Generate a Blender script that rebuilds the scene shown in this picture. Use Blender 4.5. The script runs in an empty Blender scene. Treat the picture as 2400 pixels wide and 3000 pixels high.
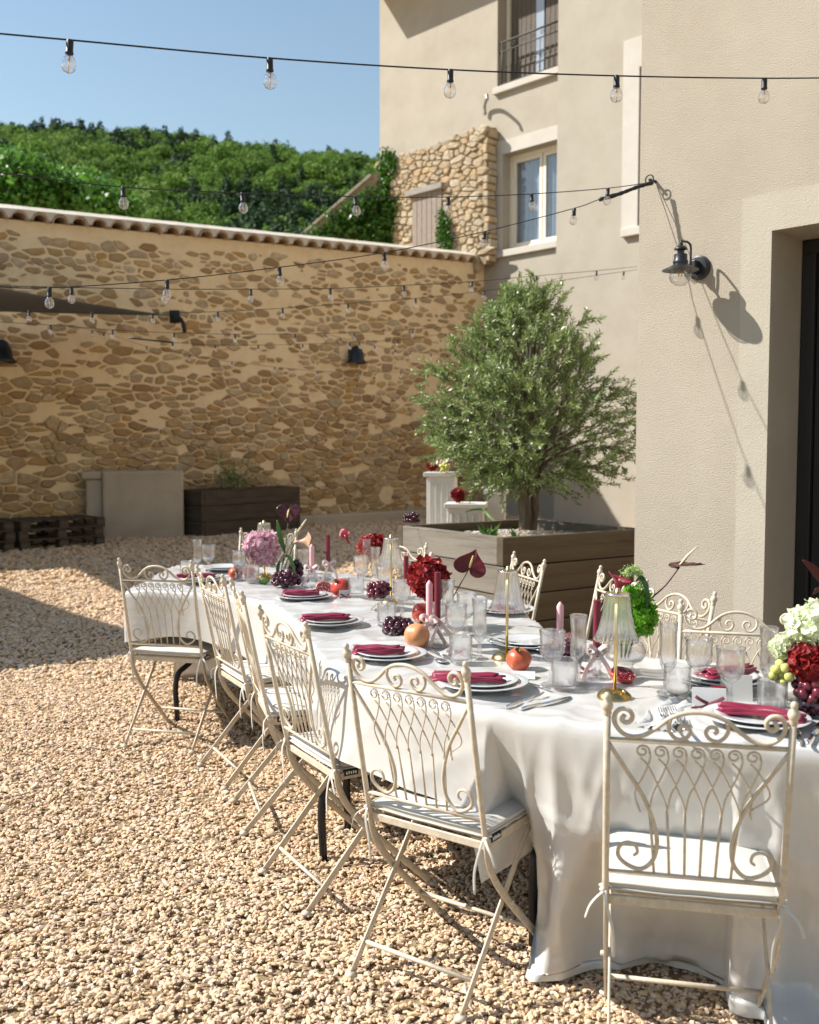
import bpy, bmesh, math, random
import numpy as np
from mathutils import Vector as V, Matrix, noise as mn
R = math.radians
random.seed(7); rng = np.random.default_rng(7)
S = bpy.context.scene
COL = S.collection

# ------------------------------------------------------------------ camera
CAM_H, PITCH, FPX = 1.47, R(3.7), 2917.0
cd_ = bpy.data.cameras.new('camera'); cam = bpy.data.objects.new('camera', cd_); COL.objects.link(cam)
cam.location = (0, 0, CAM_H); cam.rotation_euler = (R(90) - PITCH, 0, 0)
cd_.lens = 35; cd_.sensor_width = 36; cd_.sensor_fit = 'AUTO'
cd_.clip_start = .05; cd_.clip_end = 4000
cd_.dof.use_dof = True; cd_.dof.focus_distance = 3.5; cd_.dof.aperture_fstop = 4.0
S.camera = cam
# ------------------------------------------------------------------ sky and sun
SUN_TRAVEL = V((.9945, -.1045, -.9)).normalized()
w = bpy.data.worlds.new('World'); S.world = w; w.use_nodes = True
nt = w.node_tree; nt.nodes.clear()
sky = nt.nodes.new('ShaderNodeTexSky'); sky.sky_type = 'NISHITA'; sky.sun_disc = False
sky.sun_elevation = R(42); sky.sun_rotation = math.atan2(-SUN_TRAVEL.x, -SUN_TRAVEL.y)
sky.altitude = 300; sky.air_density = 1.6; sky.dust_density = .3; sky.ozone_density = 1.0
bg = nt.nodes.new('ShaderNodeBackground'); bg.inputs['Strength'].default_value = .08
out = nt.nodes.new('ShaderNodeOutputWorld')
nt.links.new(sky.outputs[0], bg.inputs[0]); nt.links.new(bg.outputs[0], out.inputs[0])
sl = bpy.data.lights.new('sun', 'SUN'); sl.energy = 5.0; sl.angle = R(.55); sl.color = (1, .95, .87)
so = bpy.data.objects.new('sun', sl); COL.objects.link(so)
so.rotation_euler = SUN_TRAVEL.to_track_quat('-Z', 'Y').to_euler(); so.location = (-12, 0, 14)
S.view_settings.view_transform = 'Standard'; S.view_settings.look = 'None'
S.view_settings.exposure = .84; S.view_settings.gamma = 1; S.view_settings.use_curve_mapping = False
S.render.engine = 'CYCLES'
cy = S.cycles
cy.use_denoising = True
cy.max_bounces = 14; cy.transparent_max_bounces = 24; cy.transmission_bounces = 12; cy.glossy_bounces = 5; cy.diffuse_bounces = 4
cy.caustics_reflective = False; cy.caustics_refractive = False; cy.sample_clamp_indirect = 6

# ------------------------------------------------------------------ pixel helpers (photo pixels, 2400 x 3000)
def ray(x, y):
    u = (x - 1200) / FPX; v = -(y - 1500) / FPX
    return V((u, math.cos(PITCH) + v * math.sin(PITCH), -math.sin(PITCH) + v * math.cos(PITCH)))
def atz(x, y, z):
    r = ray(x, y); t = (z - CAM_H) / r.z
    return V((0, 0, CAM_H)) + r * t
def aty(x, y, Y):
    r = ray(x, y); return V((0, 0, CAM_H)) + r * (Y / r.y)
def atplane(x, y, p0, n):
    r = ray(x, y); o = V((0, 0, CAM_H)); t = (p0 - o).dot(n) / r.dot(n); return o + r * t

# ------------------------------------------------------------------ materials
def lin(c):
    return tuple(((x / 255) / 12.92 if x / 255 <= .04045 else ((x / 255 + .055) / 1.055) ** 2.4) for x in c[:3]) + (1,)
def rgba(c): return tuple(c[:3]) + (1,)
MATS = {}
def mat(name, c1, c2=None, ns=6.0, rough=.5, metal=0, bump=0, bs=60, ramp=None, detail=4, c3=None, ns3=1.2, amt3=.5,
        spec=.5, coat=0, sheen=0, sss=0, trans=0, isl=1.0, ior=1.45, backface=None, aniso=0, bdist=.01, stretch=None, roughvar=0):
    m = bpy.data.materials.new(name); m.use_nodes = True; MATS[name] = m
    n = m.node_tree.nodes; l = m.node_tree.links; b = n['Principled BSDF']
    b.inputs['Roughness'].default_value = rough; b.inputs['Metallic'].default_value = metal
    b.inputs['Specular IOR Level'].default_value = spec; b.inputs['IOR'].default_value = ior
    b.inputs['Coat Weight'].default_value = coat; b.inputs['Sheen Weight'].default_value = sheen
    b.inputs['Transmission Weight'].default_value = trans; b.inputs['Anisotropic'].default_value = aniso
    if sss: b.inputs['Subsurface Weight'].default_value = sss; b.inputs['Subsurface Radius'].default_value = (.01, .005, .003)
    tc = n.new('ShaderNodeTexCoord'); co = tc.outputs['Object']
    if stretch:
        mp = n.new('ShaderNodeMapping'); mp.inputs['Scale'].default_value = stretch; l.new(co, mp.inputs[0]); co = mp.outputs[0]
    col = None
    if ramp:
        oi = n.new('ShaderNodeObjectInfo'); ge = n.new('ShaderNodeNewGeometry')
        ad = n.new('ShaderNodeMath'); ad.operation = 'ADD'; l.new(oi.outputs['Random'], ad.inputs[0]); iw = n.new('ShaderNodeMath'); iw.operation = 'MULTIPLY'; iw.inputs[1].default_value = isl; l.new(ge.outputs['Random Per Island'], iw.inputs[0]); l.new(iw.outputs[0], ad.inputs[1])
        fr = n.new('ShaderNodeMath'); fr.operation = 'FRACT'; l.new(ad.outputs[0], fr.inputs[0])
        rp = n.new('ShaderNodeValToRGB'); l.new(fr.outputs[0], rp.inputs[0])
        e = rp.color_ramp.elements
        while len(e) < len(ramp): e.new(.5)
        for i, c in enumerate(ramp):
            e[i].position = i / max(1, len(ramp) - 1); e[i].color = rgba(c)
        col = rp.outputs[0]
    def mixn(a, bcol, scale, amount, lo=.35, hi=.65):
        nz = n.new('ShaderNodeTexNoise'); nz.inputs['Scale'].default_value = scale; nz.inputs['Detail'].default_value = detail
        nz.inputs['Roughness'].default_value = .62; l.new(co, nz.inputs['Vector'])
        mr = n.new('ShaderNodeMapRange'); mr.inputs[1].default_value = lo; mr.inputs[2].default_value = hi
        mr.inputs[4].default_value = amount; l.new(nz.outputs['Fac'], mr.inputs[0])
        mx = n.new('ShaderNodeMix'); mx.data_type = 'RGBA'; l.new(mr.outputs[0], mx.inputs[0])
        if hasattr(a, 'node'): l.new(a, mx.inputs[6])
        else: mx.inputs[6].default_value = rgba(a)
        if hasattr(bcol, 'node'): l.new(bcol, mx.inputs[7])
        else: mx.inputs[7].default_value = rgba(bcol)
        return mx.outputs[2]
    if c2 is not None: col = mixn(col if col is not None else c1, c2, ns, 1.0 if not ramp else .6)
    if c3 is not None: col = mixn(col if col is not None else c1, c3, ns3, amt3)
    if col is not None: l.new(col, b.inputs['Base Color'])
    else: b.inputs['Base Color'].default_value = rgba(c1)
    if roughvar:
        nz = n.new('ShaderNodeTexNoise'); nz.inputs['Scale'].default_value = ns * 2; l.new(co, nz.inputs['Vector'])
        mr = n.new('ShaderNodeMapRange'); mr.inputs[3].default_value = rough - roughvar; mr.inputs[4].default_value = rough + roughvar
        l.new(nz.outputs['Fac'], mr.inputs[0]); l.new(mr.outputs[0], b.inputs['Roughness'])
    if bump:
        nz = n.new('ShaderNodeTexNoise'); nz.inputs['Scale'].default_value = bs; nz.inputs['Detail'].default_value = 5
        nz.inputs['Roughness'].default_value = .65; l.new(co, nz.inputs['Vector'])
        bp = n.new('ShaderNodeBump'); bp.inputs['Strength'].default_value = bump; bp.inputs['Distance'].default_value = bdist
        l.new(nz.outputs['Fac'], bp.inputs['Height']); l.new(bp.outputs[0], b.inputs['Normal'])
    return m
def leafmat(name, ramp, rough=.45, translucent=.3, back=None, spec=.5, isl=1.0):
    m = mat(name, ramp[0], ramp=ramp, rough=rough, spec=spec, isl=isl)
    n = m.node_tree.nodes; l = m.node_tree.links; b = n['Principled BSDF']; o = n['Material Output']
    col = b.inputs['Base Color'].links[0].from_socket
    if back:
        ge = n.new('ShaderNodeNewGeometry'); mx = n.new('ShaderNodeMix'); mx.data_type = 'RGBA'
        l.new(ge.outputs['Backfacing'], mx.inputs[0]); l.new(col, mx.inputs[6]); mx.inputs[7].default_value = rgba(back); l.new(mx.outputs[2], b.inputs['Base Color'])
    tr = n.new('ShaderNodeBsdfTranslucent'); l.new(col, tr.inputs[0])
    ms = n.new('ShaderNodeMixShader'); ms.inputs[0].default_value = translucent
    l.new(b.outputs[0], ms.inputs[1]); l.new(tr.outputs[0], ms.inputs[2]); l.new(ms.outputs[0], o.inputs[0])
    return m
def crystal(name, tint=(1, 1, 1), bend=.25, rough=.05, ior=1.12, refl=.6, body=0):
    """cut glass wall: mostly straight-through light, part refracted, Fresnel reflection on top"""
    m = bpy.data.materials.new(name); m.use_nodes = True; MATS[name] = m
    n = m.node_tree.nodes; l = m.node_tree.links; n.remove(n['Principled BSDF']); o = n['Material Output']
    g = n.new('ShaderNodeBsdfRefraction'); g.inputs['IOR'].default_value = ior; g.inputs['Roughness'].default_value = 0; g.inputs['Color'].default_value = rgba(tint)
    t = n.new('ShaderNodeBsdfTransparent'); t.inputs['Color'].default_value = rgba([.995 * c for c in tint])
    ms = n.new('ShaderNodeMixShader'); ms.inputs[0].default_value = bend
    l.new(t.outputs[0], ms.inputs[1]); l.new(g.outputs[0], ms.inputs[2])
    gl = n.new('ShaderNodeBsdfGlossy'); gl.inputs['Roughness'].default_value = rough
    lw = n.new('ShaderNodeLayerWeight'); lw.inputs[0].default_value = .5
    pw = n.new('ShaderNodeMath'); pw.operation = 'POWER'; pw.inputs[1].default_value = 4.0; l.new(lw.outputs['Facing'], pw.inputs[0])
    mu = n.new('ShaderNodeMath'); mu.operation = 'MULTIPLY_ADD'; mu.inputs[1].default_value = refl; mu.inputs[2].default_value = .085; mu.use_clamp = True; l.new(pw.outputs[0], mu.inputs[0])
    if body:
        tr = n.new('ShaderNodeBsdfTranslucent'); tr.inputs[0].default_value = (1, 1, 1, 1); m3 = n.new('ShaderNodeMixShader'); m3.inputs[0].default_value = body
        l.new(ms.outputs[0], m3.inputs[1]); l.new(tr.outputs[0], m3.inputs[2]); ms = m3
    m2 = n.new('ShaderNodeMixShader'); l.new(mu.outputs[0], m2.inputs[0]); l.new(ms.outputs[0], m2.inputs[1]); l.new(gl.outputs[0], m2.inputs[2]); l.new(m2.outputs[0], o.inputs[0])
    return m

# ------------------------------------------------------------------ mesh helpers
class MB:
    def __init__(s): s.v = []; s.f = []
    def add(s, vs, fs):
        o = len(s.v); s.v += [tuple(p) for p in vs]; s.f += [tuple(i + o for i in f) for f in fs]; return s
    def box(s, x0, x1, y0, y1, z0, z1, M=None):
        vs = [V((x, y, z)) for z in (z0, z1) for y in (y0, y1) for x in (x0, x1)]
        if M is not None: vs = [M @ p for p in vs]
        return s.add(vs, [(0, 2, 3, 1), (4, 5, 7, 6), (0, 1, 5, 4), (2, 6, 7, 3), (0, 4, 6, 2), (1, 3, 7, 5)])
    def tube(s, pts, r, seg=8, cap=True, flat=None, side=None):
        """r: radius or list; flat=(w,t) with side vector: flat bar with the wide axis along side"""
        pts = [V(p) for p in pts]; n = len(pts)
        rs = r if isinstance(r, (list, tuple)) else [r] * n
        t0 = (pts[1] - pts[0]).normalized()
        ref = V(side) if side is not None else (V((0, 0, 1)) if abs(t0.z) < .9 else V((1, 0, 0)))
        a = (ref - t0 * ref.dot(t0)).normalized()
        rings = []
        for i in range(n):
            t = ((pts[min(i + 1, n - 1)] - pts[max(i - 1, 0)])).normalized()
            a = a - t * a.dot(t); a = a.normalized() if a.length > 1e-6 else t.orthogonal().normalized(); b = t.cross(a)
            if flat:
                k = rs[i] if not isinstance(r, (int, float)) else 1
                W_, T_ = flat[0] / 2 * k, flat[1] / 2 * k
                c = [(W_, T_ * .6), (W_ * .8, T_), (-W_ * .8, T_), (-W_, T_ * .6), (-W_, -T_ * .6), (-W_ * .8, -T_), (W_ * .8, -T_), (W_, -T_ * .6)]
                rings.append([pts[i] + a * x + b * y for x, y in c])
            else:
                rings.append([pts[i] + (a * math.cos(2 * math.pi * k / seg) + b * math.sin(2 * math.pi * k / seg)) * rs[i] for k in range(seg)])
        m = len(rings[0]); vs = [p for q in rings for p in q]; fs = []
        for i in range(n - 1):
            for k in range(m):
                k2 = (k + 1) % m; fs.append((i * m + k, i * m + k2, (i + 1) * m + k2, (i + 1) * m + k))
        if cap: fs.append(tuple(range(m))[::-1]); fs.append(tuple((n - 1) * m + k for k in range(m)))
        return s.add(vs, fs)
    def lathe(s, prof, seg=24, M=None, mod=None, closed=False):
        """prof [(r,z)], mod(theta,r,z)->r factor"""
        vs = []; n = len(prof)
        for r, z in prof:
            for k in range(seg):
                th = 2 * math.pi * k / seg; rr = r * (mod(th, r, z) if mod else 1)
                p = V((rr * math.cos(th), rr * math.sin(th), z)); vs.append(M @ p if M is not None else p)
        fs = [(i * seg + k, i * seg + (k + 1) % seg, (i + 1) * seg + (k + 1) % seg, (i + 1) * seg + k) for i in range(n - 1) for k in range(seg)]
        return s.add(vs, fs)
    def sphere(s, c, r, seg=12, rings=8, sc=(1, 1, 1), M=None):
        prof = [(max(1e-4, r * math.sin(math.pi * i / rings)), -r * math.cos(math.pi * i / rings)) for i in range(rings + 1)]
        T = Matrix.Translation(V(c)) @ (M if M is not None else Matrix.Identity(4)) @ Matrix.Diagonal((*sc, 1))
        return s.lathe(prof, seg, T)
    def mesh(s, name):
        me = bpy.data.meshes.new(name); me.from_pydata(s.v, [], s.f); me.update(); return me
def npmesh(name, v, f):
    """numpy verts (n,3) and faces (m,k), all faces with k corners"""
    me = bpy.data.meshes.new(name); v = np.asarray(v, np.float32); f = np.asarray(f, np.int32); k = f.shape[1]
    me.vertices.add(len(v)); me.vertices.foreach_set('co', v.ravel())
    me.loops.add(f.size); me.loops.foreach_set('vertex_index', f.ravel())
    me.polygons.add(len(f)); me.polygons.foreach_set('loop_start', np.arange(0, f.size, k, dtype=np.int32))
    me.update(calc_edges=True); return me
def obj(name, mb, m, parent=None, smooth=True, loc=None, rot=None, scale=None, kind=None, label=None, bevel=0, auto=None):
    me = mb.mesh(name) if isinstance(mb, MB) else mb
    if smooth and not me.get('sm'):
        me.polygons.foreach_set('use_smooth', [True] * len(me.polygons)); me['sm'] = 1
    if m is not None and not me.materials: me.materials.append(MATS[m] if isinstance(m, str) else m)
    o = bpy.data.objects.new(name, me); COL.objects.link(o)
    if parent is not None: o.parent = parent
    if loc is not None: o.location = loc
    if rot is not None: o.rotation_euler = rot
    if scale is not None: o.scale = scale if hasattr(scale, '__len__') else (scale,) * 3
    if kind: o['kind'] = kind
    if label: o['label'] = label
    if bevel:
        b = o.modifiers.new('bevel', 'BEVEL'); b.width = bevel; b.segments = 2; b.limit_method = 'ANGLE'
    if auto is not None:
        try: me.set_sharp_from_angle(angle=R(auto))
        except Exception: pass
    return o
def tag(o, label, cat, group=None):
    o['label'] = label; o['category'] = cat
    if group: o['group'] = group
    return o
def thing(name, label, cat, loc=(0, 0, 0), rz=0, group=None, rot=None):
    o = bpy.data.objects.new(name, None); COL.objects.link(o); o.empty_display_size = .05
    o.location = loc; o.rotation_euler = rot if rot is not None else (0, 0, rz)
    return tag(o, label, cat, group)
def copy_tree(o, parent=None):
    kids = [c for c in KIDS(o)]
    c = o.copy(); COL.objects.link(c); c.parent = parent
    for k in kids: copy_tree(k, c)
    return c
def KIDS(o): return list(o.children)
def cr(pts, n=6, closed=False):
    """Catmull-Rom through points"""
    P = [V(p) if len(p) == 3 else V((p[0], p[1], 0)) for p in pts]; out = []
    N = len(P)
    for i in range(N if closed else N - 1):
        p0 = P[(i - 1) % N] if closed or i > 0 else P[0] * 2 - P[1]
        p1 = P[i]; p2 = P[(i + 1) % N]
        p3 = P[(i + 2) % N] if closed or i + 2 < N else P[-1] * 2 - P[-2]
        for k in range(n):
            t = k / n
            out.append(.5 * ((2 * p1) + (p2 - p0) * t + (2 * p0 - 5 * p1 + 4 * p2 - p3) * t * t + (3 * p1 - p0 - 3 * p2 + p3) * t ** 3))
    if not closed: out.append(P[-1])
    return out
def frame(origin, xdir):
    """matrix with local x along xdir (horizontal), z up"""
    x = V(xdir); x.z = 0; x.normalize(); z = V((0, 0, 1)); y = z.cross(x)
    M = Matrix((x, y, z)).transposed().to_4x4(); M.translation = V(origin); return M
# ================================================================== materials of the place
mat('stucco', (.378, .341, .281), (.343, .306, .249), ns=.7, rough=.92, bump=.55, bs=170, bdist=.006, c3=(.408, .371, .312), ns3=1.6, amt3=.75, spec=.15)
mat('stucco_near', (.401, .354, .289), (.371, .325, .261), ns=.9, rough=.92, bump=.9, bs=150, bdist=.008, c3=(.439, .391, .322), ns3=1.6, amt3=.75, spec=.15)
mat('band', (.515, .482, .432), (.469, .435, .384), ns=2, rough=.9, bump=.3, bs=200, bdist=.004, spec=.15)
mat('mortar', (.823, .636, .394), (.724, .537, .315), ns=1.3, rough=.95, bump=.8, bs=40, bdist=.02, c3=(.860, .699, .469), ns3=7, amt3=.6, spec=.1)
mat('stone', (.384, .257, .129), (.384, .251, .129), ns=13, rough=.92, bump=1.0, bs=34, bdist=.035, spec=.1,
    ramp=[(.589, .438, .258), (.345, .212, .104), (.692, .540, .342), (.461, .354, .213), (.589, .348, .129), (.537, .450, .316), (.372, .219, .097), (.717, .579, .374), (.436, .302, .168), (.640, .438, .207), (.295, .200, .116), (.665, .553, .388)])
mat('rubble', (.475, .392, .286), (.323, .245, .153), ns=9, rough=.92, bump=.9, bs=30, bdist=.03, spec=.15,
    ramp=[(.522, .431, .296), (.399, .304, .194), (.589, .519, .398), (.456, .392, .296), (.570, .412, .245), (.427, .372, .306)])
mat('rubble_mortar', (.36, .28, .19), (.25, .19, .12), ns=6, rough=.95, bump=.8, bs=30, bdist=.03, spec=.1)
mat('terracotta', (.50, .31, .17), (.38, .22, .12), ns=5, rough=.9, bump=.4, bs=60, c3=(.62, .52, .38), ns3=3, amt3=.7, spec=.2)
mat('ridge_mortar', (.62, .57, .49), (.52, .46, .38), ns=4, rough=.95, bump=.6, bs=40, spec=.1)
mat('old_wood', (.30, .25, .21), (.20, .16, .135), ns=8, rough=.9, bump=.4, bs=60, stretch=(8, 8, 1))
mat('plank_grey', (.197, .176, .148), (.107, .090, .070), ns=3, rough=.88, bump=.35, bs=30, stretch=(.6, 8, 8), c3=(.271, .246, .205), ns3=1.6, amt3=.6, spec=.2)
mat('plank_brown_shaded', (.105, .084, .056), (.062, .046, .030), ns=3, rough=.88, bump=.35, bs=30, stretch=(.6, 8, 8), c3=(.124, .102, .071), ns3=1.6, amt3=.6, spec=.2)  # browner wood, darkened further: shade of the planter's unlit side painted into the colour
mat('plank_dark', (.101, .079, .060), (.060, .045, .034), ns=3, rough=.9, bump=.35, bs=30, stretch=(.6, 8, 8), spec=.2)
mat('pallet_wood', (.12, .095, .07), (.075, .055, .04), ns=3, rough=.9, bump=.3, bs=30, stretch=(.6, 6, 6), spec=.2)
mat('concrete', (.515, .439, .347), (.439, .365, .281), ns=2.5, rough=.93, bump=.4, bs=70, c3=(.374, .309, .233), ns3=1.1, amt3=.4, spec=.15)
mat('white_paint', (.640, .624, .592), (.592, .568, .528), ns=3, rough=.55)
mat('window_paint', (.72, .66, .55), rough=.45)
mat('black_metal', (.028, .03, .034), (.045, .046, .05), ns=8, rough=.38, metal=.6)
mat('black_plastic', (.012, .012, .013), rough=.5)
mat('dark_iron', (.06, .055, .05), rough=.6, metal=.3)
mat('black_door', (.010, .010, .011), (.016, .015, .014), ns=3, rough=.55, bump=.2, bs=20, stretch=(6, 6, .5))
mat('curtain', (.66, .66, .66), (.58, .59, .60), ns=3, rough=.9)
mat('dark_room', (.05, .045, .04), rough=.9)
mat('zinc', (.38, .37, .35), (.30, .29, .28), ns=6, rough=.5, metal=.7)
mat('sail_cloth', (.15, .16, .18), (.12, .13, .145), ns=20, rough=.85)
mat('soil', (.42, .37, .30), (.22, .17, .12), ns=22, rough=.95, bump=1, bs=60, bdist=.02)
mat('pond_liner', (.012, .012, .014), rough=.35)
mat('bark', (.22, .175, .125), (.11, .085, .06), ns=9, rough=.95, bump=1, bs=26, bdist=.02, stretch=(3, 3, .7))
mat('ground_gravel', (.441, .327, .198), (.317, .221, .124), ns=45, rough=.95, bump=1, bs=70, bdist=.02, c3=(.405, .300, .185), ns3=.6, amt3=.6, spec=.1)
mat('pebble', (.505, .389, .305), (.545, .359, .194), ns=26, rough=.8, spec=.25,
    ramp=[(.686, .524, .361), (.605, .427, .254), (.747, .611, .469), (.665, .476, .290), (.766, .660, .560), (.647, .495, .348), (.545, .369, .214), (.716, .544, .373), (.505, .359, .276), (.726, .592, .459), (.423, .349, .315), (.707, .554, .387)])
mat('pebble_pale', (.6, .56, .5), rough=.85, ramp=[(.62, .58, .5), (.5, .46, .4), (.7, .67, .6)])
mat('hill_soil', (.05, .07, .025), (.03, .045, .018), ns=.1, rough=1)
leafmat('forest_leaf', [(.10, .185, .03), (.14, .24, .04), (.18, .285, .055), (.08, .15, .03), (.16, .26, .05)], rough=.7, translucent=.35, spec=.2, isl=.22)
leafmat('pine_leaf', [(.03, .06, .025), (.04, .075, .03), (.035, .07, .032)], rough=.7, translucent=.15, spec=.2, isl=.3)
leafmat('tree_leaf', [(.07, .19, .02), (.10, .25, .03), (.14, .29, .04), (.05, .13, .02)], rough=.45, translucent=.45)
leafmat('ivy_leaf', [(.04, .11, .015), (.07, .18, .02), (.03, .08, .014), (.11, .24, .03)], rough=.4, translucent=.4)
leafmat('olive_leaf', [(.149, .228, .045), (.198, .277, .067), (.099, .166, .031), (.248, .322, .098), (.169, .243, .049)], rough=.34, translucent=.3, back=(.337, .409, .214), spec=.55)
leafmat('weed_leaf', [(.07, .16, .03), (.10, .20, .04), (.05, .11, .025)], rough=.5, translucent=.35)
mat('window_glass', (.30, .34, .40), rough=.04, spec=.9, coat=.6)

def leaf_quads(P, D, U, L, W, droop=0.0):
    """numpy: rhombus-like leaves, two triangles folded as one quad strip. P base, D direction, U side; returns verts, faces"""
    n = len(P); L = np.broadcast_to(np.asarray(L), (n,))[:, None]; W = np.broadcast_to(np.asarray(W), (n,))[:, None]
    a = P; b = P + D * L * .45 + U * W * .5; c = P + D * L; d = P + D * L * .45 - U * W * .5
    v = np.stack([a, b, c, d], 1).reshape(-1, 3); f = np.arange(4 * n).reshape(n, 4); return v, f
def rnd_dirs(n, r=rng):
    d = r.normal(size=(n, 3)); return d / np.linalg.norm(d, axis=1, keepdims=True)
def ortho(D, r=rng):
    q = rnd_dirs(len(D), r); u = np.cross(D, q); return u / (np.linalg.norm(u, axis=1, keepdims=True) + 1e-9)
def blob_leaves(blobs, n, size, r=rng, shell=.45, aspect=.6, up=.35):
    """blobs [(x,y,z,rx,ry,rz)]; leaves in the outer part of each blob"""
    B = np.array(blobs, float); vol = (B[:, 3] * B[:, 4] * B[:, 5]) ** .67; k = r.choice(len(B), n, p=vol / vol.sum())
    d = rnd_dirs(n, r); rad = (1 - shell * r.random(n) ** 1.6) * (1 + .14 * r.normal(size=n).clip(-1.5, 1.5))
    P = B[k, :3] + d * B[k, 3:6] * rad[:, None]
    nd = d + r.normal(size=(n, 3)) * .7; nd[:, 2] += up; nd /= np.linalg.norm(nd, axis=1, keepdims=True)
    D = ortho(nd, r); U = np.cross(nd, D); L = size * (.6 + .8 * r.random(n))
    return leaf_quads(P - D * L[:, None] * .5, D, U, L, L * aspect)
def jv(*vfs):
    V_, F_ = [], []; o = 0
    for v, f in vfs: V_.append(v); F_.append(f + o); o += len(v)
    return np.concatenate(V_), np.concatenate(F_)
PROTO = bpy.data.collections.new('scatter_sources')
def proto(name, me, m):
    if not me.materials: me.materials.append(MATS[m])
    o = bpy.data.objects.new(name, me); return o
def scatter(name, pts, rot, scl, idx, protos, kind='stuff'):
    c = bpy.data.collections.new(name + '_sources')
    for i, o in enumerate(protos):
        o.name = '%s_source_%02d' % (name, i); c.objects.link(o)
    me = bpy.data.meshes.new(name); n = len(pts)
    me.vertices.add(n); me.vertices.foreach_set('co', np.asarray(pts, np.float32).ravel())
    for nm, ty, key, arr in (('rot', 'FLOAT_VECTOR', 'vector', rot), ('scl', 'FLOAT_VECTOR', 'vector', scl), ('idx', 'INT', 'value', idx)):
        at = me.attributes.new(nm, ty, 'POINT'); at.data.foreach_set(key, np.asarray(arr, np.int32 if ty == 'INT' else np.float32).ravel())
    o = bpy.data.objects.new(name, me); COL.objects.link(o); o['kind'] = kind
    g = bpy.data.node_groups.new(name + '_nodes', 'GeometryNodeTree')
    g.interface.new_socket('Geometry', in_out='INPUT', socket_type='NodeSocketGeometry'); g.interface.new_socket('Geometry', in_out='OUTPUT', socket_type='NodeSocketGeometry')
    N = g.nodes; L = g.links; gi = N.new('NodeGroupInput'); go = N.new('NodeGroupOutput')
    mp = N.new('GeometryNodeMeshToPoints'); ip = N.new('GeometryNodeInstanceOnPoints'); ci = N.new('GeometryNodeCollectionInfo')
    ci.inputs['Collection'].default_value = c; ci.inputs['Separate Children'].default_value = True; ci.inputs['Reset Children'].default_value = True
    def na(nm, ty):
        q = N.new('GeometryNodeInputNamedAttribute'); q.data_type = ty; q.inputs['Name'].default_value = nm; return [s for s in q.outputs if s.enabled and s.name == 'Attribute'][0]
    e2r = N.new('FunctionNodeEulerToRotation')
    L.new(gi.outputs[0], ip.inputs['Points']); L.new(ci.outputs[0], ip.inputs['Instance']); ip.inputs['Pick Instance'].default_value = True
    L.new(na('idx', 'INT'), ip.inputs['Instance Index']); L.new(na('rot', 'FLOAT_VECTOR'), e2r.inputs[0]); L.new(e2r.outputs[0], ip.inputs['Rotation']); L.new(na('scl', 'FLOAT_VECTOR'), ip.inputs['Scale'])
    L.new(ip.outputs[0], go.inputs[0])
    md = o.modifiers.new('scatter', 'NODES'); md.node_group = g
    return o

# ================================================================== ground, hill, forest
gm = MB()
gm.add([(-1500, -300, 0), (1500, -300, 0), (1500, 2500, 0), (-1500, 2500, 0)], [(0, 1, 2, 3)])
g_o = obj('ground', gm, 'ground_gravel', smooth=False, kind='structure')
tag(g_o, 'sandy ground of the courtyard under the gravel', 'ground')

def pebble_mesh(seed, sub=1):
    r = np.random.default_rng(seed); bm = bmesh.new(); bmesh.ops.create_icosphere(bm, subdivisions=1, radius=1)
    sc = (1 + .25 * r.normal(), .78 + .12 * r.normal(), .5 + .1 * r.normal())
    pl = [(V(rnd_dirs(1, r)[0]), .62 + .25 * r.random()) for _ in range(5)]
    for v in bm.verts:
        p = v.co.copy()
        for n_, d_ in pl:
            e = p.dot(n_) - d_
            if e > 0: p -= n_ * e
        p *= 1 + .1 * r.normal(); v.co = V((p.x * sc[0], p.y * sc[1], p.z * sc[2]))
    me = bpy.data.meshes.new('pebble'); bm.to_mesh(me); bm.free()
    return me
pebs = [proto('pebble', pebble_mesh(100 + i), 'pebble') for i in range(12)]
def gravel_points():
    P, Sx = [], []
    # nearest courtyard dense, farther out coarser but still real pebbles
    for d0, d1, dens, size in ((1.7, 3.6, 6600, .0096), (3.6, 6.2, 4800, .0112), (6.2, 10.5, 1700, .0178), (10.5, 22.5, 480, .032)):
        A = 1.16 * (d1 * d1 - d0 * d0) / 2 + 1.4 * (d1 - d0); n = int(A * dens)
        y = np.sqrt(rng.random(n) * (d1 * d1 - d0 * d0) + d0 * d0); x = (rng.random(n) - .5) * 2 * (.58 * y + .7)
        k = (x > -.60 * y - .6) & (x < .34 * y + .9)
        k &= (y < 8) | (x < .32 * y)
        x, y = x[k], y[k]; h = rng.random(len(x))
        und = .006 * np.sin(x * 2.1 + .7 * np.sin(y * 1.3)) * np.sin(y * 1.7 + .5)
        P.append(np.stack([x, y, size * (.15 + .8 * h ** 2.2) + und + .004], 1)); Sx.append(size * (.55 + .75 * rng.random(len(x)) ** 1.7))
    return np.concatenate(P), np.concatenate(Sx)
gp, gs = gravel_points()
# keep pebbles on the courtyard side of the stone wall
WJ = V((1.61, 21.8, 0)); WD = V((-.771, -.636, 0))
wn = V((.636, -.771, 0))
dist = (gp[:, 0] - WJ.x) * wn.x + (gp[:, 1] - WJ.y) * wn.y
gp, gs = gp[dist > .02], gs[dist > .02]
n_ = len(gp)
gr = np.stack([rng.normal(0, .26, n_), rng.normal(0, .26, n_), rng.random(n_) * 6.28], 1)
gsc = np.stack([gs, gs, gs], 1) * (1 + .15 * rng.normal(size=(n_, 3)))
go_ = scatter('gravel', gp, gr, gsc, rng.integers(0, 12, n_), pebs)
tag(go_, 'loose honey coloured gravel covering the courtyard', 'gravel')

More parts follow.
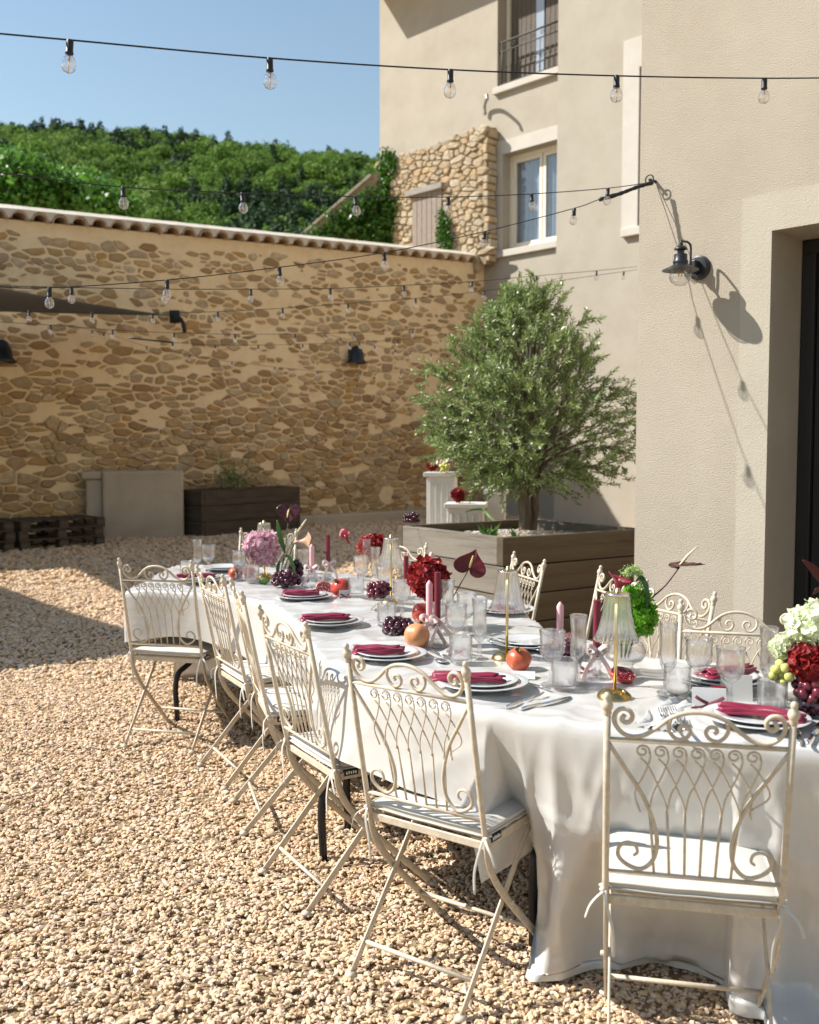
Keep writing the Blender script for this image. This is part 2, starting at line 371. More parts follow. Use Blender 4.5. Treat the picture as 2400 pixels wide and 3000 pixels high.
def hill_z(x, y):
    r = y - .10 * x
    t = np.clip((r - 60) / 260, 0, 1); base = 86 * (t * t * (3 - 2 * t)) ** .8
    ridge = 1 - .00028 * (x + 60) ** 2 * .035 - .0017 * np.clip(x + 62, 0, None)
    return base * ridge + 2.2 * np.sin(x * .05 + 1) * t + 1.6 * np.sin(x * .021 + y * .03) * t - np.clip(-x - 90, 0, None) * .10 * t
xs = np.linspace(-420, 320, 90); ys = np.linspace(55, 420, 50)
X, Y = np.meshgrid(xs, ys); Z = hill_z(X, Y) - .8
hv = np.stack([X, Y, Z], -1).reshape(-1, 3); nx = len(xs)
hf = [(j * nx + i, j * nx + i + 1, (j + 1) * nx + i + 1, (j + 1) * nx + i) for j in range(len(ys) - 1) for i in range(nx - 1)]
hl = obj('hill', npmesh('hill', hv, np.array(hf)), 'hill_soil', kind='structure'); tag(hl, 'wooded hill rising behind the courtyard', 'hill')
def forest_proto(seed, m, conif=False):
    r = np.random.default_rng(seed); bl = []
    for i in range(9):
        a = r.random() * 6.28; q = 1.9 * r.random() ** .5
        bl.append((q * math.cos(a), q * math.sin(a), 3.2 + 2.2 * r.random() - .45 * q, 1.3 + .7 * r.random(), 1.3 + .7 * r.random(), 1.1 + .6 * r.random()))
    if conif: bl = [(0, 0, 1 + i * 1.1, 2.3 - .34 * i, 2.3 - .34 * i, .9) for i in range(6)]
    v, f = blob_leaves(bl, 900, .62, r, shell=.35)
    return proto('forest_tree', npmesh('forest_tree', v, f), m)
fps = [forest_proto(i, 'forest_leaf') for i in range(5)] + [forest_proto(20 + i, 'pine_leaf', i == 1) for i in range(2)]
fy = 75 + 290 * rng.random(17000); fx = (rng.random(17000) * 1.15 - .62) * (fy * 1.0 + 30)
keep = (fx > -.62 * fy - 10) & (fx < .2 * fy + 10); fx, fy = fx[keep], fy[keep]
fz = hill_z(fx, fy) - 1.2; nf = len(fx); hs = .42 + .75 * rng.random(nf) ** 1.8
pat = np.sin(fx * .045 + 2) * np.sin(fy * .05 + fx * .02) + .35 * rng.normal(size=nf)
fi = np.where((pat > .5) | (rng.random(nf) < .08), 5 + rng.integers(0, 2, nf), rng.integers(0, 5, nf))
fo = scatter('forest', np.stack([fx, fy, fz], 1), np.stack([rng.normal(0, .08, nf), rng.normal(0, .08, nf), rng.random(nf) * 6.28], 1), np.stack([hs, hs, hs * (.85 + .3 * rng.random(nf))], 1), fi, fps)
tag(fo, 'dense green oak and pine wood covering the hill', 'forest')

# ================================================================== stone courtyard wall
WM = frame(WJ, WD)            # local x runs left along the wall, y toward the courtyard, z up
def wall_uz(px, py):
    p = WM.inverted() @ atplane(px, py, WJ, wn); return p.x, p.z
wa = wall_uz(1411, 772); wb = wall_uz(2, 640)
def wall_top(u): return wa[1] + (wb[1] - wa[1]) * (u - wa[0]) / (wb[0] - wa[0])
WL = 21.0
sw = thing('stone_wall', 'tall rubble stone courtyard wall with sandy mortar and a tiled coping', 'wall', WJ, rot=WM.to_euler()); sw['kind'] = 'thing'
mb = MB(); us = np.linspace(-.3, WL, 60)
for a, b in zip(us[:-1], us[1:]):
    za, zb = wall_top(a), wall_top(b)
    mb.add([(a, 0, -.2), (b, 0, -.2), (b, 0, zb), (a, 0, za), (a, -.55, -.2), (b, -.55, -.2), (b, -.55, zb), (a, -.55, za)], [(0, 3, 2, 1), (4, 5, 6, 7), (3, 7, 6, 2)])
obj('mortar_face', mb, 'mortar', sw, smooth=False)
def stone_proto(seed, dome=.035, n=9):
    r = np.random.default_rng(seed); ex = 2.6 + 1.2 * r.random(); pts = []
    for k in range(n):
        th = 2 * math.pi * (k + .25 * r.normal() * .6) / n
        c, s_ = math.cos(th), math.sin(th); q = (abs(c) ** ex + abs(s_) ** ex) ** (-1 / ex) * (1 + .1 * r.normal())
        pts.append((.5 * q * c, .5 * q * s_))
    vs = [(x, -.02, z) for x, z in pts] + [(x * .96, dome * .55, z * .95) for x, z in pts] + [(x * .72, dome * (1 + .25 * r.normal()), z * .70) for x, z in pts] + [(.05 * r.normal(), dome * 1.05, .05 * r.normal())]
    fs = []
    for j in range(2):
        for k in range(n): fs.append((j * n + k, (j + 1) * n + k, (j + 1) * n + (k + 1) % n, j * n + (k + 1) % n))
    for k in range(n): fs.append((2 * n + k, 3 * n, 2 * n + (k + 1) % n))
    return vs, fs
SP = [stone_proto(i) for i in range(16)]
SPM = []
for v_, f_ in SP:
    me = MB().add(v_, f_).mesh('stone'); SPM.append(me)
def voronoi_stones(u0, u1, z0, z1, area, an, r, inset, keepf, relax=2):
    """irregular rubble cells: points in stretched space, relaxed a little, cells clipped by bisectors, then inset for the joints"""
    W_, H_ = (u1 - u0) / an, z1 - z0; n = int((u1 - u0) * H_ / area); P = r.random((n, 2)) * (W_, H_)
    wt = (r.random(n) ** 2) * .35 * area / an ** .5
    def cells():
        G = {}; cs = math.sqrt(area / an) * 2.2
        for i, (x, y) in enumerate(P): G.setdefault((int(x / cs), int(y / cs)), []).append(i)
        out = []
        for i, (x, y) in enumerate(P):
            nb = [j for a in (-1, 0, 1) for b in (-1, 0, 1) for j in G.get((int(x / cs) + a, int(y / cs) + b), []) if j != i]
            nb.sort(key=lambda j: (P[j, 0] - x) ** 2 + (P[j, 1] - y) ** 2)
            h = cs; poly = [(x - h, y - h), (x + h, y - h), (x + h, y + h), (x - h, y + h)]
            for j in nb[:14]:
                dx, dy = P[j, 0] - x, P[j, 1] - y; c = (P[j, 0] ** 2 + P[j, 1] ** 2 - x * x - y * y + wt[i] - wt[j]) / 2; q = []
                for k in range(len(poly)):
                    p, s2 = poly[k], poly[(k + 1) % len(poly)]; a_ = p[0] * dx + p[1] * dy - c; b_ = s2[0] * dx + s2[1] * dy - c
                    if a_ <= 0: q.append(p)
                    if a_ * b_ < 0: t = a_ / (a_ - b_); q.append((p[0] + (s2[0] - p[0]) * t, p[1] + (s2[1] - p[1]) * t))
                poly = q
                if len(poly) < 3: break
            out.append(poly)
        return out
    for _ in range(relax):
        for i, c in enumerate(cells()):
            if len(c) >= 3: m_ = np.mean(c, 0); P[i] = P[i] * .35 + np.clip(m_, (0, 0), (W_, H_)) * .65
    res = []
    for c in cells():
        if len(c) < 3: continue
        c = np.array(c) * (an, 1) + (u0, z0); m_ = c.mean(0); ext = np.ptp(c, axis=0)
        if not keepf(m_, ext): continue
        g = inset(m_) * (.3 + 1.6 * r.random() ** 1.3); k = np.clip(1 - 2 * g / np.maximum(ext, .03), .25, .95); c = (c - m_) * k + m_
        c = c + r.normal(0, .009, c.shape)
        for w1, w2 in ((.88, .12),):      # cut the corners once
            q = []
            for i in range(len(c)): q += [c[i] * w1 + c[(i + 1) % len(c)] * w2, c[i] * w2 + c[(i + 1) % len(c)] * w1]
            c = np.array(q)
        res.append((m_, c, ext * k))
    return res
def stone_mb(m_, c, dome, r, sgn=1):
    n = len(c); d = c - m_; j = r.normal(0, .12, n)
    vs = [(x, -.03 * sgn, z) for x, z in d] + [(x * .97, dome * .5 * sgn * (1 + a), z * .95) for (x, z), a in zip(d, j)] + [(x * .74, dome * sgn * (1 + .6 * a), z * .72) for (x, z), a in zip(d, j)] + [(0, dome * 1.02 * sgn, 0)]
    fs = []
    for q in range(2):
        for k in range(n): fs.append((q * n + k, q * n + (k + 1) % n, (q + 1) * n + (k + 1) % n, (q + 1) * n + k)[::sgn])
    for k in range(n): fs.append((2 * n + k, 2 * n + (k + 1) % n, 3 * n)[::sgn])
    return vs, fs
sr = np.random.default_rng(5)
def up_(z): return min(1, max(0, (z - 1.5) / 1.8))
def st_keep(m_, ext):
    if m_[1] + ext[1] / 2 > wall_top(m_[0]) - .12 or m_[1] - ext[1] / 2 < .08: return False
    return sr.random() > .06 + .22 * up_(m_[1])
st = voronoi_stones(.03, 13.2, .05, 5.7, .0235, 2.0, sr, lambda m_: .0095 + .014 * up_(m_[1]), st_keep, 1)
st = [q for q in st if q[2][0] > .05 and q[2][1] > .03]
vis = [q for q in st if q[0][0] < 10.6]
vis.sort(key=lambda q: -q[2][0] * q[2][1] / (21.8 - .636 * q[0][0]) ** 2)
big = set(id(q) for q in vis[:300]); rv, rf, ro = [], [], 0
for q in st:
    dome = (.02 + .035 * sr.random()) * (1 - .5 * up_(q[0][1])); vs, fs = stone_mb(q[0], q[1], dome, sr)
    if id(q) in big: obj('stone', MB().add(vs, fs), 'stone', sw, smooth=False, loc=(q[0][0], 0, q[0][1]))
    else:
        rv += [(x + q[0][0], y, z + q[0][1]) for x, y, z in vs]; rf += [tuple(i + ro for i in f) for f in fs]; ro += len(vs)
obj('small_stones', MB().add(rv, rf), 'stone', sw, smooth=False, kind='stuff')
print('stones', len(st))
# coping: barrel tile ends under a pitched mortar cap with a scalloped front edge
tb = MB(); TR, TI, TS = .128, .112, .315; arcp = [(math.cos(math.pi * k / 10), math.sin(math.pi * k / 10)) for k in range(11)]
ro_ = [[(c * r_, y, s_ * r_ * .92 - .06 * y) for c, s_ in arcp] for r_, y in ((TR, -.25), (TR, .15), (TI, .15), (TI, -.25))]
for q in range(3):
    a_, b_ = ro_[q], ro_[q + 1]; tb.add(a_ + b_, [(k, k + 1, 11 + k + 1, 11 + k) for k in range(10)])
tme = tb.mesh('roof_tile'); u = .12; cb = MB(); step = TS / 14; nxt = []
while u < 20.5:
    obj('roof_tile', tme, 'terracotta', sw, smooth=False, loc=(u, -.02 + .012 * sr.normal(), wall_top(u) + .0 + .006 * sr.normal()), rot=(.03 * sr.normal(), .03 * sr.normal(), .04 * sr.normal())); u += TS
def cap_sec(uu):
    du = (uu - .12 + TS / 2) % TS - TS / 2; zb = wall_top(uu) + (math.sqrt(max(0, TR ** 2 - du ** 2)) * .92 if abs(du) < TR else .0) + .004; zt = wall_top(uu) + TR * .92 + .022 + .006 * mn.noise(V((uu * 3, 0, 0)))
    j = .008 * mn.noise(V((uu * 7, 2, 0)))
    return [(uu, .02, zb - .012), (uu, .125 + j, zb), (uu, .135 + j, zt), (uu, -.06, zt + .062), (uu, -.21, zt + .125), (uu, -.50, zt), (uu, -.5, wall_top(uu) - .05)]
uu = -.05; prev = cap_sec(uu)
while uu < 20.6:
    uu += step; cur = cap_sec(uu); cb.add(prev + cur, [(k, k + 7, k + 8, k + 1) for k in range(6)]); prev = cur
obj('mortar_cap', cb, 'ridge_mortar', sw, smooth=False)
kb = MB(); kb.box(.5, 7.6, .0, .28, -.1, .20); obj('base_kerb', kb, 'concrete', sw, smooth=False, bevel=.03)
# ================================================================== house (two wings, one facade direction)
FU = V((.692, -.721, 0)).normalized()           # along the facades, toward the near right
FN = V((-FU.y, FU.x, 0)) * -1                   # outward
FN = V((-.721, -.692, 0)).normalized()
FAR0 = WJ + V((0, 0, 0)); FM = frame(FAR0, FU)   # local x along facade, y into the wall
def fuz(px, py, M=None, off=0.0):
    M = M or FM; o = M.translation; p = atplane(px, py, V((o.x, o.y, 0)) + FN * off, FN); q = M.inverted() @ p; return q.x, q.z
def wall_cells(mb, u0, u1, z0, z1, holes, y0, y1):
    uc = sorted({u0, u1, *[h[0] for h in holes], *[h[1] for h in holes]}); zc = sorted({z0, z1, *[h[2] for h in holes], *[h[3] for h in holes]})
    for a, b in zip(uc[:-1], uc[1:]):
        for c, d in zip(zc[:-1], zc[1:]):
            mu, mz = (a + b) / 2, (c + d) / 2
            if any(h[0] < mu < h[1] and h[2] < mz < h[3] for h in holes): continue
            mb.add([(a, y0, c), (b, y0, c), (b, y0, d), (a, y0, d)], [(0, 1, 2, 3)])
    for a, b, c, d in holes:
        mb.add([(a, y0, c), (b, y0, c), (b, y0, d), (a, y0, d), (a, y1, c), (b, y1, c), (b, y1, d), (a, y1, d)],
               [(0, 4, 5, 1), (1, 5, 6, 2), (2, 6, 7, 3), (3, 7, 4, 0)])
    return mb
uL = fuz(1113, 400)[0]
uM, _ = fuz(1632, 700)                     # where the middle block hides the far windows
w1l, w1b = fuz(1471, 738); _, w1t = fuz(1471, 453); w1r = w1l + 1.75
w2l, w2b = fuz(1457, 262); w2r = w2l + 1.85; w2t = w2b + 2.5
ROOF_Z = fuz(1175, 117)[1] + 1.35 * .9
far = thing('farmhouse_wing', 'tall beige rendered farmhouse wing with a railed French window above a casement', 'house', FAR0, rot=FM.to_euler()); far['kind'] = 'thing'
mb = MB(); wall_cells(mb, uL, 5.5, -.2, ROOF_Z + .1, [(w1l, w1r, w1b, w1t), (w2l, w2r, w2b, w2t)], 0, .42)
mb.add([(uL, 0, -.2), (uL, 9, -.2), (uL, 9, ROOF_Z + 2.5), (uL, 4.5, ROOF_Z + 1.6), (uL, 0, ROOF_Z + .1)], [(0, 4, 3, 2, 1)])
mb.add([(uL, 9, -.2), (9, 9, -.2), (9, 9, ROOF_Z + .1), (uL, 9, ROOF_Z + .1)], [(0, 1, 2, 3)])
obj('wall', mb, 'stucco', far, smooth=False)
mb = MB(); mb.add([(uL - .12, -.9, ROOF_Z), (9, -.9, ROOF_Z), (9, 9, ROOF_Z + 2.6), (uL - .12, 9, ROOF_Z + 2.6), (uL - .12, -.9, ROOF_Z + .14), (9, -.9, ROOF_Z + .14), (9, 9, ROOF_Z + 2.8), (uL - .12, 9, ROOF_Z + 2.8)],
                  [(0, 3, 2, 1), (4, 5, 6, 7), (0, 1, 5, 4), (1, 2, 6, 5), (2, 3, 7, 6), (3, 0, 4, 7)]); obj('roof', mb, 'terracotta', far, smooth=False)
# casement window
wd = thing('w', '', ''); bpy.data.objects.remove(wd)
def ring(mb, a, b, c, d, t, y0, y1, sill=True):
    mb.box(a, b, y0, y1, d - t, d); mb.box(a, a + t, y0, y1, c, d - t); mb.box(b - t, b, y0, y1, c, d - t)
    if sill: mb.box(a + t, b - t, y0, y1, c, c + t)
    return mb
f1 = obj('window', ring(MB(), w1l, w1r, w1b + .02, w1t, .09, .24, .33), 'window_paint', far, smooth=False, bevel=.006)
wm = (w1l + w1r) / 2
mb = MB(); ring(mb, w1l + .092, wm - .01, w1b + .112, w1t - .092, .075, .255, .315); ring(mb, wm + .01, w1r - .092, w1b + .112, w1t - .092, .075, .255, .315)
obj('sash', mb, 'window_paint', f1, smooth=False, bevel=.005)
for a, b in ((w1l + .167, wm - .085), (wm + .085, w1r - .167)):
    obj('pane', MB().box(a, b, .285, .291, w1b + .187, w1t - .167), crystal('win', (.86, .9, .95), .1) if 'win' not in MATS else 'win', f1, smooth=False)
mb = MB(); n = 60
pts = [(w1l + .13 + (w1r - w1l - .3) * k / n, .36 + .022 * math.sin(k * 1.25) + .012 * math.sin(k * .5)) for k in range(n + 1)]
cut = lambda z: .0
mb.add([(x, y, w1b + .1) for x, y in pts] + [(x, y, w1t - .1) for x, y in pts], [(k, k + 1, n + 2 + k, n + 1 + k) for k in range(n)])
obj('curtain', mb, 'curtain', f1)
obj('room_shade', MB().box(w1l + .05, w1r - .05, .52, .56, w1b, w1t), 'dark_room', f1, smooth=False)
ol, ot = fuz(1446, 420)
mb = MB(); mb.box(ol, w1r + .25, -.012, .0, w1t, ot); mb.box(ol, w1l, -.012, .0, w1b - .02, w1t); mb.box(w1r, w1r + .25, -.012, .0, w1b - .02, w1t)
obj('window_surround', mb, 'band', far, smooth=False)
obj('window_sill', MB().box(ol + .06, w1r + .2, -.085, .24, w1b - .125, w1b + .018), 'band', far, smooth=False, bevel=.012)
# railed French window above
f2 = obj('french_window', ring(MB(), w2l + .02, w2r - .02, w2b + .03, w2t, .09, .26, .34), 'window_paint', far, smooth=False)
wm = (w2l + w2r) / 2 - .12
mat('shutter', (.12, .10, .08), (.09, .075, .06), ns=4, rough=.8, stretch=(8, 8, 1))
k = w2l + .16
while k < w2r - .2:
    if not (wm - .05 < k + .06 < wm + .22): obj('shutter_board', MB().box(k, k + .12, .29, .315, w2b + .12, w2t - .1), 'shutter', f2, smooth=False, bevel=.006)
    k += .127
obj('pane', MB().box(wm - .04, wm + .2, .30, .306, w2b + .12, w2t - .1), 'window_glass', f2, smooth=False)
obj('room_shade', MB().box(w2l, w2r, .41, .45, w2b, w2t), 'dark_room', f2, smooth=False)
obj('balcony_sill', MB().box(w2l - .06, w2r + .06, -.09, .26, w2b - .12, w2b + .02), 'band', far, smooth=False, bevel=.012)
rl = MB(); rl.tube([(w2l + .02, .05, w2b + .95), (w2r - .02, .05, w2b + .95)], .022); rl.tube([(w2l + .02, .05, w2b + .76), (w2r - .02, .05, w2b + .76)], .014); rl.tube([(w2l + .02, .05, w2b + .09), (w2r - .02, .05, w2b + .09)], .014); rl.tube([(w2l + .09, .05, w2b + .02), (w2l + .09, .05, w2b + .95)], .018)
rail = obj('railing', rl, 'dark_iron', far)
bar = MB(); bar.tube([(0, 0, .09), (0, 0, .76)], .0085, 6); bar.sphere((0, 0, .42), .024, 8, 6); bme = bar.mesh('baluster')
scm = MB(); scm.tube([(.05 * math.cos(t) * (1 - t / 9), 0, .05 * math.sin(t) * (1 - t / 9)) for t in np.linspace(0, 7, 20)], .007, 6); scme = scm.mesh('rail_scroll')
for k in range(13):
    x = w2l + .21 + k * .128
    if x < w2r - .06: obj('baluster', bme, 'dark_iron', rail, loc=(x, .05, w2b))
for k in range(6): obj('rail_scroll', scme, 'dark_iron', rail, loc=(w2l + .4 + k * .25, .05, w2b + .855))
# middle block with the cut-off window surround
MO = FAR0 + FN * 1.0; mc = atplane(1630, 700, MO, FN); MMx = frame((mc.x, mc.y, 0), FU)
mid = thing('farmhouse_block', 'plain beige rendered block of the farmhouse behind the olive tree', 'house', (mc.x, mc.y, 0), rot=MMx.to_euler()); mid['kind'] = 'thing'
def muz(px, py): q = MMx.inverted() @ atplane(px, py, V((mc.x, mc.y, 0)), FN); return q.x, q.z
sl0, sb0 = muz(1821, 690); sl1, stp = muz(1828, 118); slo, _ = muz(1872, 400); _, sbo = muz(1850, 668)
mb = MB(); wall_cells(mb, 0, 16, -.2, 13.5, [(slo, slo + 1.4, sbo, stp - .55)], 0, .3); mb.add([(0, 0, -.2), (0, 0, 13.5), (0, 1.2, 13.5), (0, 1.2, -.2)], [(0, 1, 2, 3)]); mb.add([(0, 0, 13.5), (16, 0, 13.5), (16, 6, 14.5), (0, 6, 14.5)], [(0, 1, 2, 3)])
obj('wall', mb, 'stucco', mid, smooth=False)
mb = MB(); mb.box(sl0, slo, -.014, 0, sbo - .12, stp - .55); mb.box(sl0, slo + 1.7, -.014, 0, stp - .55, stp - .02); obj('window_surround', mb, 'band', mid, smooth=False)
obj('window_sill', MB().box(slo - .3, slo + 1.6, -.09, .2, sbo - .15, sbo), 'band', mid, smooth=False, bevel=.012)
obj('window', ring(MB(), slo + .01, slo + 1.39, sbo + .01, stp - .56, .09, .18, .26), 'window_paint', mid, smooth=False)
obj('pane', MB().box(slo + .1, slo + 1.3, .215, .22, sbo + .1, stp - .66), 'window_glass', mid, smooth=False)
# near wing with the doorway
NY = 5.6; NC = V(((1862 - 1200) / FPX * NY, NY, 0)); NM = frame(NC, FU)
near = thing('house_wing', 'pale rough rendered house wing with a deep dark doorway', 'house', NC, rot=NM.to_euler()); near['kind'] = 'thing'
def nuz(px, py): q = NM.inverted() @ atplane(px, py, NC, FN); return q.x, q.z
dl, dt = nuz(2263, 676); bl_, bt = nuz(2176, 582); dr = dl + 1.25
mb = MB(); wall_cells(mb, 0, 7, -.2, 7.5, [(dl, dr, -.2, dt)], 0, .34)
mb.add([(0, 0, -.2), (0, 0, 7.5), (0, 12, 7.5), (0, 12, -.2)], [(0, 1, 2, 3)]); mb.add([(7, 0, -.2), (7, 0, 7.5), (7, 12, 7.5), (7, 12, -.2)], [(0, 3, 2, 1)]); mb.add([(0, 0, 7.5), (7, 0, 7.5), (7, 12, 9), (0, 12, 9)], [(0, 1, 2, 3)])
obj('wall', mb, 'stucco_near', near, smooth=False)
mb = MB(); mb.box(bl_, dl, -.004, 0, -.1, dt); mb.box(bl_, dr + .16, -.004, 0, dt, bt); mb.box(dr, dr + .16, -.004, 0, -.1, dt)
mat('band_near', (.429, .393, .324), (.393, .358, .294), ns=1.5, rough=.92, bump=.7, bs=150, bdist=.006, spec=.15)
obj('door_surround', mb, 'band_near', near, smooth=False)
dd = obj('door', ring(MB(), dl + .005, dr - .005, -.05, dt - .005, .07, .33, .40, False), 'black_door', near, smooth=False, bevel=.004)
k = dl + .08
while k < dr - .12:
    obj('door_board', MB().box(k, k + .112, .35, .385, -.03, dt - .08), 'black_door', dd, smooth=False, bevel=.005); k += .118
obj('threshold', MB().box(dl, dr, -.05, .42, -.05, .05), 'concrete', near, smooth=False, bevel=.01)

# spout and flashing above the ruin wall
sp_u, sp_z = fuz(1450, 300)
sp = MB(); sp.tube(cr([(sp_u - .22, -.06, sp_z - .22), (sp_u - .2, -.10, sp_z - .05), (sp_u - .02, -.22, sp_z + .06), (sp_u + .14, -.42, sp_z + .02), (sp_u + .2, -.46, sp_z - .1)], 5), .035, 8)
so_ = obj('drain_spout', sp, 'zinc', None); so_.matrix_world = FM; tag(so_, 'small bent metal spout on the beige wall above the ruined masonry', 'spout')

# ================================================================== ruined rubble wall with ivy
RU0 = fuz(1132, 600)[0]; RU1 = fuz(1421, 560, off=.34)[0]
rt0 = fuz(1135, 462, off=.34)[1]; rt1 = fuz(1413, 366, off=.34)[1]
def rtop(u): return rt0 + (rt1 - rt0) * (u - RU0) / (RU1 - RU0)
ru = thing('ruined_wall', 'crumbling rubble masonry remnant with a boarded doorway against the farmhouse', 'wall', FAR0, rot=FM.to_euler()); ru['kind'] = 'thing'
dl_, dlt = fuz(1212, 590, off=.3); dr_ = fuz(1292, 560, off=.3)[0]; dlt = fuz(1250, 560, off=.3)[1]
mb = MB(); q = np.linspace(RU0, RU1, 12)
for a, b in zip(q[:-1], q[1:]):
    mb.add([(a, -.30, 5.35), (b, -.30, 5.35), (b, -.30, rtop(b) - .06), (a, -.30, rtop(a) - .06), (a, .02, rtop(a) - .03), (b, .02, rtop(b) - .03)], [(0, 1, 2, 3), (3, 2, 5, 4)])
mb.add([(RU1, -.30, 5.35), (RU1, .02, 5.35), (RU1, .02, rtop(RU1)), (RU1, -.30, rtop(RU1) - .05)], [(0, 1, 2, 3)])
obj('rubble_core', mb, 'rubble_mortar', ru, smooth=False)
r_ = np.random.default_rng(11)
def ru_keep(m_, ext):
    if m_[1] + ext[1] * .3 > rtop(m_[0]) or not RU0 < m_[0] < RU1 - .02: return False
    return not (dl_ - .03 < m_[0] < dr_ + .02 and m_[1] < dlt)
for m_, c, ext in voronoi_stones(RU0 - .1, RU1 + .08, 5.38, rt1 + .2, .022, 1.7, r_, lambda q: .006, ru_keep, 1):
    vs, fs = stone_mb(m_, c, .02 + .05 * r_.random(), r_, -1)
    obj('rubble_stone', MB().add(vs, fs), 'rubble', ru, smooth=False, loc=(m_[0], -.30, m_[1]))
zz = 5.4
while zz < rt1 - .1:
    h = .1 + .12 * r_.random(); w_ = .22 + .1 * r_.random(); y_ = -.15 + .03 * r_.normal()
    mm = MB(); mm.box(-.06, .05 + .05 * r_.random(), y_ - w_ / 2, y_ + w_ / 2, zz + .008, zz + h - .008); obj('rubble_stone', mm, 'rubble', ru, smooth=False, loc=(RU1, 0, 0), bevel=.025); zz += h
k = dl_ + .02
while k < dr_ - .05:
    obj('board', MB().box(k, k + .145, -.36, -.33, 5.3, dlt - .05), 'old_wood', ru, smooth=False, bevel=.008); k += .155
obj('lintel', MB().box(dl_ - .12, dr_ + .16, -.46, -.28, dlt - .06, dlt + .07, Matrix.Rotation(0, 4, 'Y')), mat('grey_beam', (.32, .29, .26), (.22, .2, .18), ns=5, rough=.9, bump=.4, bs=40, stretch=(1, 8, 8)), ru, smooth=False, bevel=.01)
def ivy(name, label, blobs, n, size, seed, parent=None):
    v, f = blob_leaves(blobs, n, size, np.random.default_rng(seed), shell=.8, up=.2)
    o = thing(name, label, 'ivy', FAR0, rot=FM.to_euler())
    obj('foliage', npmesh('foliage', v, f), 'ivy_leaf', o, smooth=False)
    b0 = blobs[0]; st_ = MB(); st_.tube(cr([(b0[0], b0[1] + .1, 3.6), (b0[0] + .05, b0[1] + .12, 5), (b0[0] - .05, b0[1] + .1, max(b[2] for b in blobs))], 4), .03, 6); obj('stem', st_, 'bark', o)
    return o
il = fuz(1140, 460)
def col_blobs(px0, px1, y0, y1, n, off, sd, wid=1.0):
    r = np.random.default_rng(sd); out = []
    for i in range(n):
        y = y0 + (y1 - y0) * (i + .5) / n; u, z = fuz(px0 + (px1 - px0) * r.random(), y, off=off)
        out.append((u, -off - .02, z, (.16 + .14 * r.random()) * wid, .10, .22 + .12 * r.random()))
    return out
ivy('climbing_ivy', 'bright green ivy climbing the left corner of the ruined wall', col_blobs(1115, 1150, 450, 735, 16, .36, 1), 3400, .085, 2)
ivy('climbing_ivy', 'small bright tuft of ivy beside the boarded doorway', col_blobs(1292, 1315, 640, 740, 7, .42, 3, .8), 1100, .075, 4)
# ivy covered outbuilding with a sloping verge, behind the wall
OM = frame(aty(1113, 700, 23.6).to_2d().to_3d(), (1, -.12, 0)); 
ob = thing('outbuilding', 'ivy covered outbuilding with a sloping stone verge behind the wall', 'shed', OM.translation, rot=OM.to_euler())
def ouz(px, py): q = OM.inverted() @ atplane(px, py, OM.translation, OM.to_3x3() @ V((0, -1, 0))); return q.x, q.z
a, b = ouz(870, 705), ouz(1090, 515)
mb = MB(); mb.add([(a[0], 0, 0), (.2, 0, 0), (.2, 0, b[1] + .2), (b[0], 0, b[1]), (a[0], 0, a[1]), (a[0], .3, 0), (.2, .3, 0), (.2, .3, b[1] + .2), (b[0], .3, b[1]), (a[0], .3, a[1])], [(0, 1, 2, 3, 4), (4, 3, 8, 9), (0, 4, 9, 5), (3, 2, 7, 8)])
obj('wall', mb, 'rubble_mortar', ob, smooth=False)
mb = MB(); d_ = V((b[0] - a[0], 0, b[1] - a[1])); n_seg = 9
for i in range(n_seg):
    p = V((a[0], 0, a[1])) + d_ * (i / n_seg); q2 = V((a[0], 0, a[1])) + d_ * ((i + .96) / n_seg); e = V((-d_.z, 0, d_.x)).normalized() * .06
    mm = MB(); mm.add([p + V((0, -.06, 0)), q2 + V((0, -.06, 0)), q2 + e + V((0, -.06, 0)), p + e + V((0, -.06, 0)), p + V((0, .02, 0)), q2 + V((0, .02, 0)), q2 + e + V((0, .02, 0)), p + e + V((0, .02, 0))], [(0, 1, 2, 3), (4, 7, 6, 5), (3, 2, 6, 7), (0, 4, 5, 1), (0, 3, 7, 4), (1, 5, 6, 2)])
    obj('verge_stone', mm, 'ridge_mortar', ob, smooth=False)
bl = []; r_ = np.random.default_rng(8)
for i in range(46):
    s_ = r_.random() ** .6; x = a[0] + (b[0] + .35 - a[0]) * s_; zt = a[1] + (b[1] - a[1]) * min(1, s_) - .16; z_ = zt - (zt - 4.6) * r_.random() ** 1.2
    bl.append((x, -.16, z_, .24 + .14 * r_.random(), .16, .24 + .14 * r_.random()))
v, f = blob_leaves(bl, 8000, .10, r_, shell=.7); obj('ivy_cover', npmesh('ivy_cover', v, f), 'ivy_leaf', ob, smooth=False)

# ================================================================== trees behind the wall
def bg_tree(name, label, c, blobs, n, size, m, seed):
    t = thing(name, label, 'tree', (c[0], c[1], 0), group=None)
    v, f = blob_leaves(blobs, n, size, np.random.default_rng(seed), shell=.55); obj('crown', npmesh('crown', v, f), m, t, smooth=False)
    tr = MB(); top = max(b[2] for b in blobs); tr.tube([(0, 0, 0), (.1, 0, 2.2), (0, .1, top * .7)], [.28, .2, .08], 8)
    for b in blobs[::2]: tr.tube([(.06, 0, top * .4), (b[0] * .5, b[1] * .5, (top * .4 + b[2]) / 2 + .2), b[:3]], [.1, .06, .02], 6)
    obj('trunk', tr, 'bark', t); return t
def px_blobs(lst, Y, c):
    out = []
    for px, py, rr in lst:
        p = aty(px, py, Y); out.append((p.x - c[0], p.y - c[1] + random.uniform(-.8, .8), p.z, rr, rr, rr * .85))
    return out
c0 = aty(130, 700, 26.0)
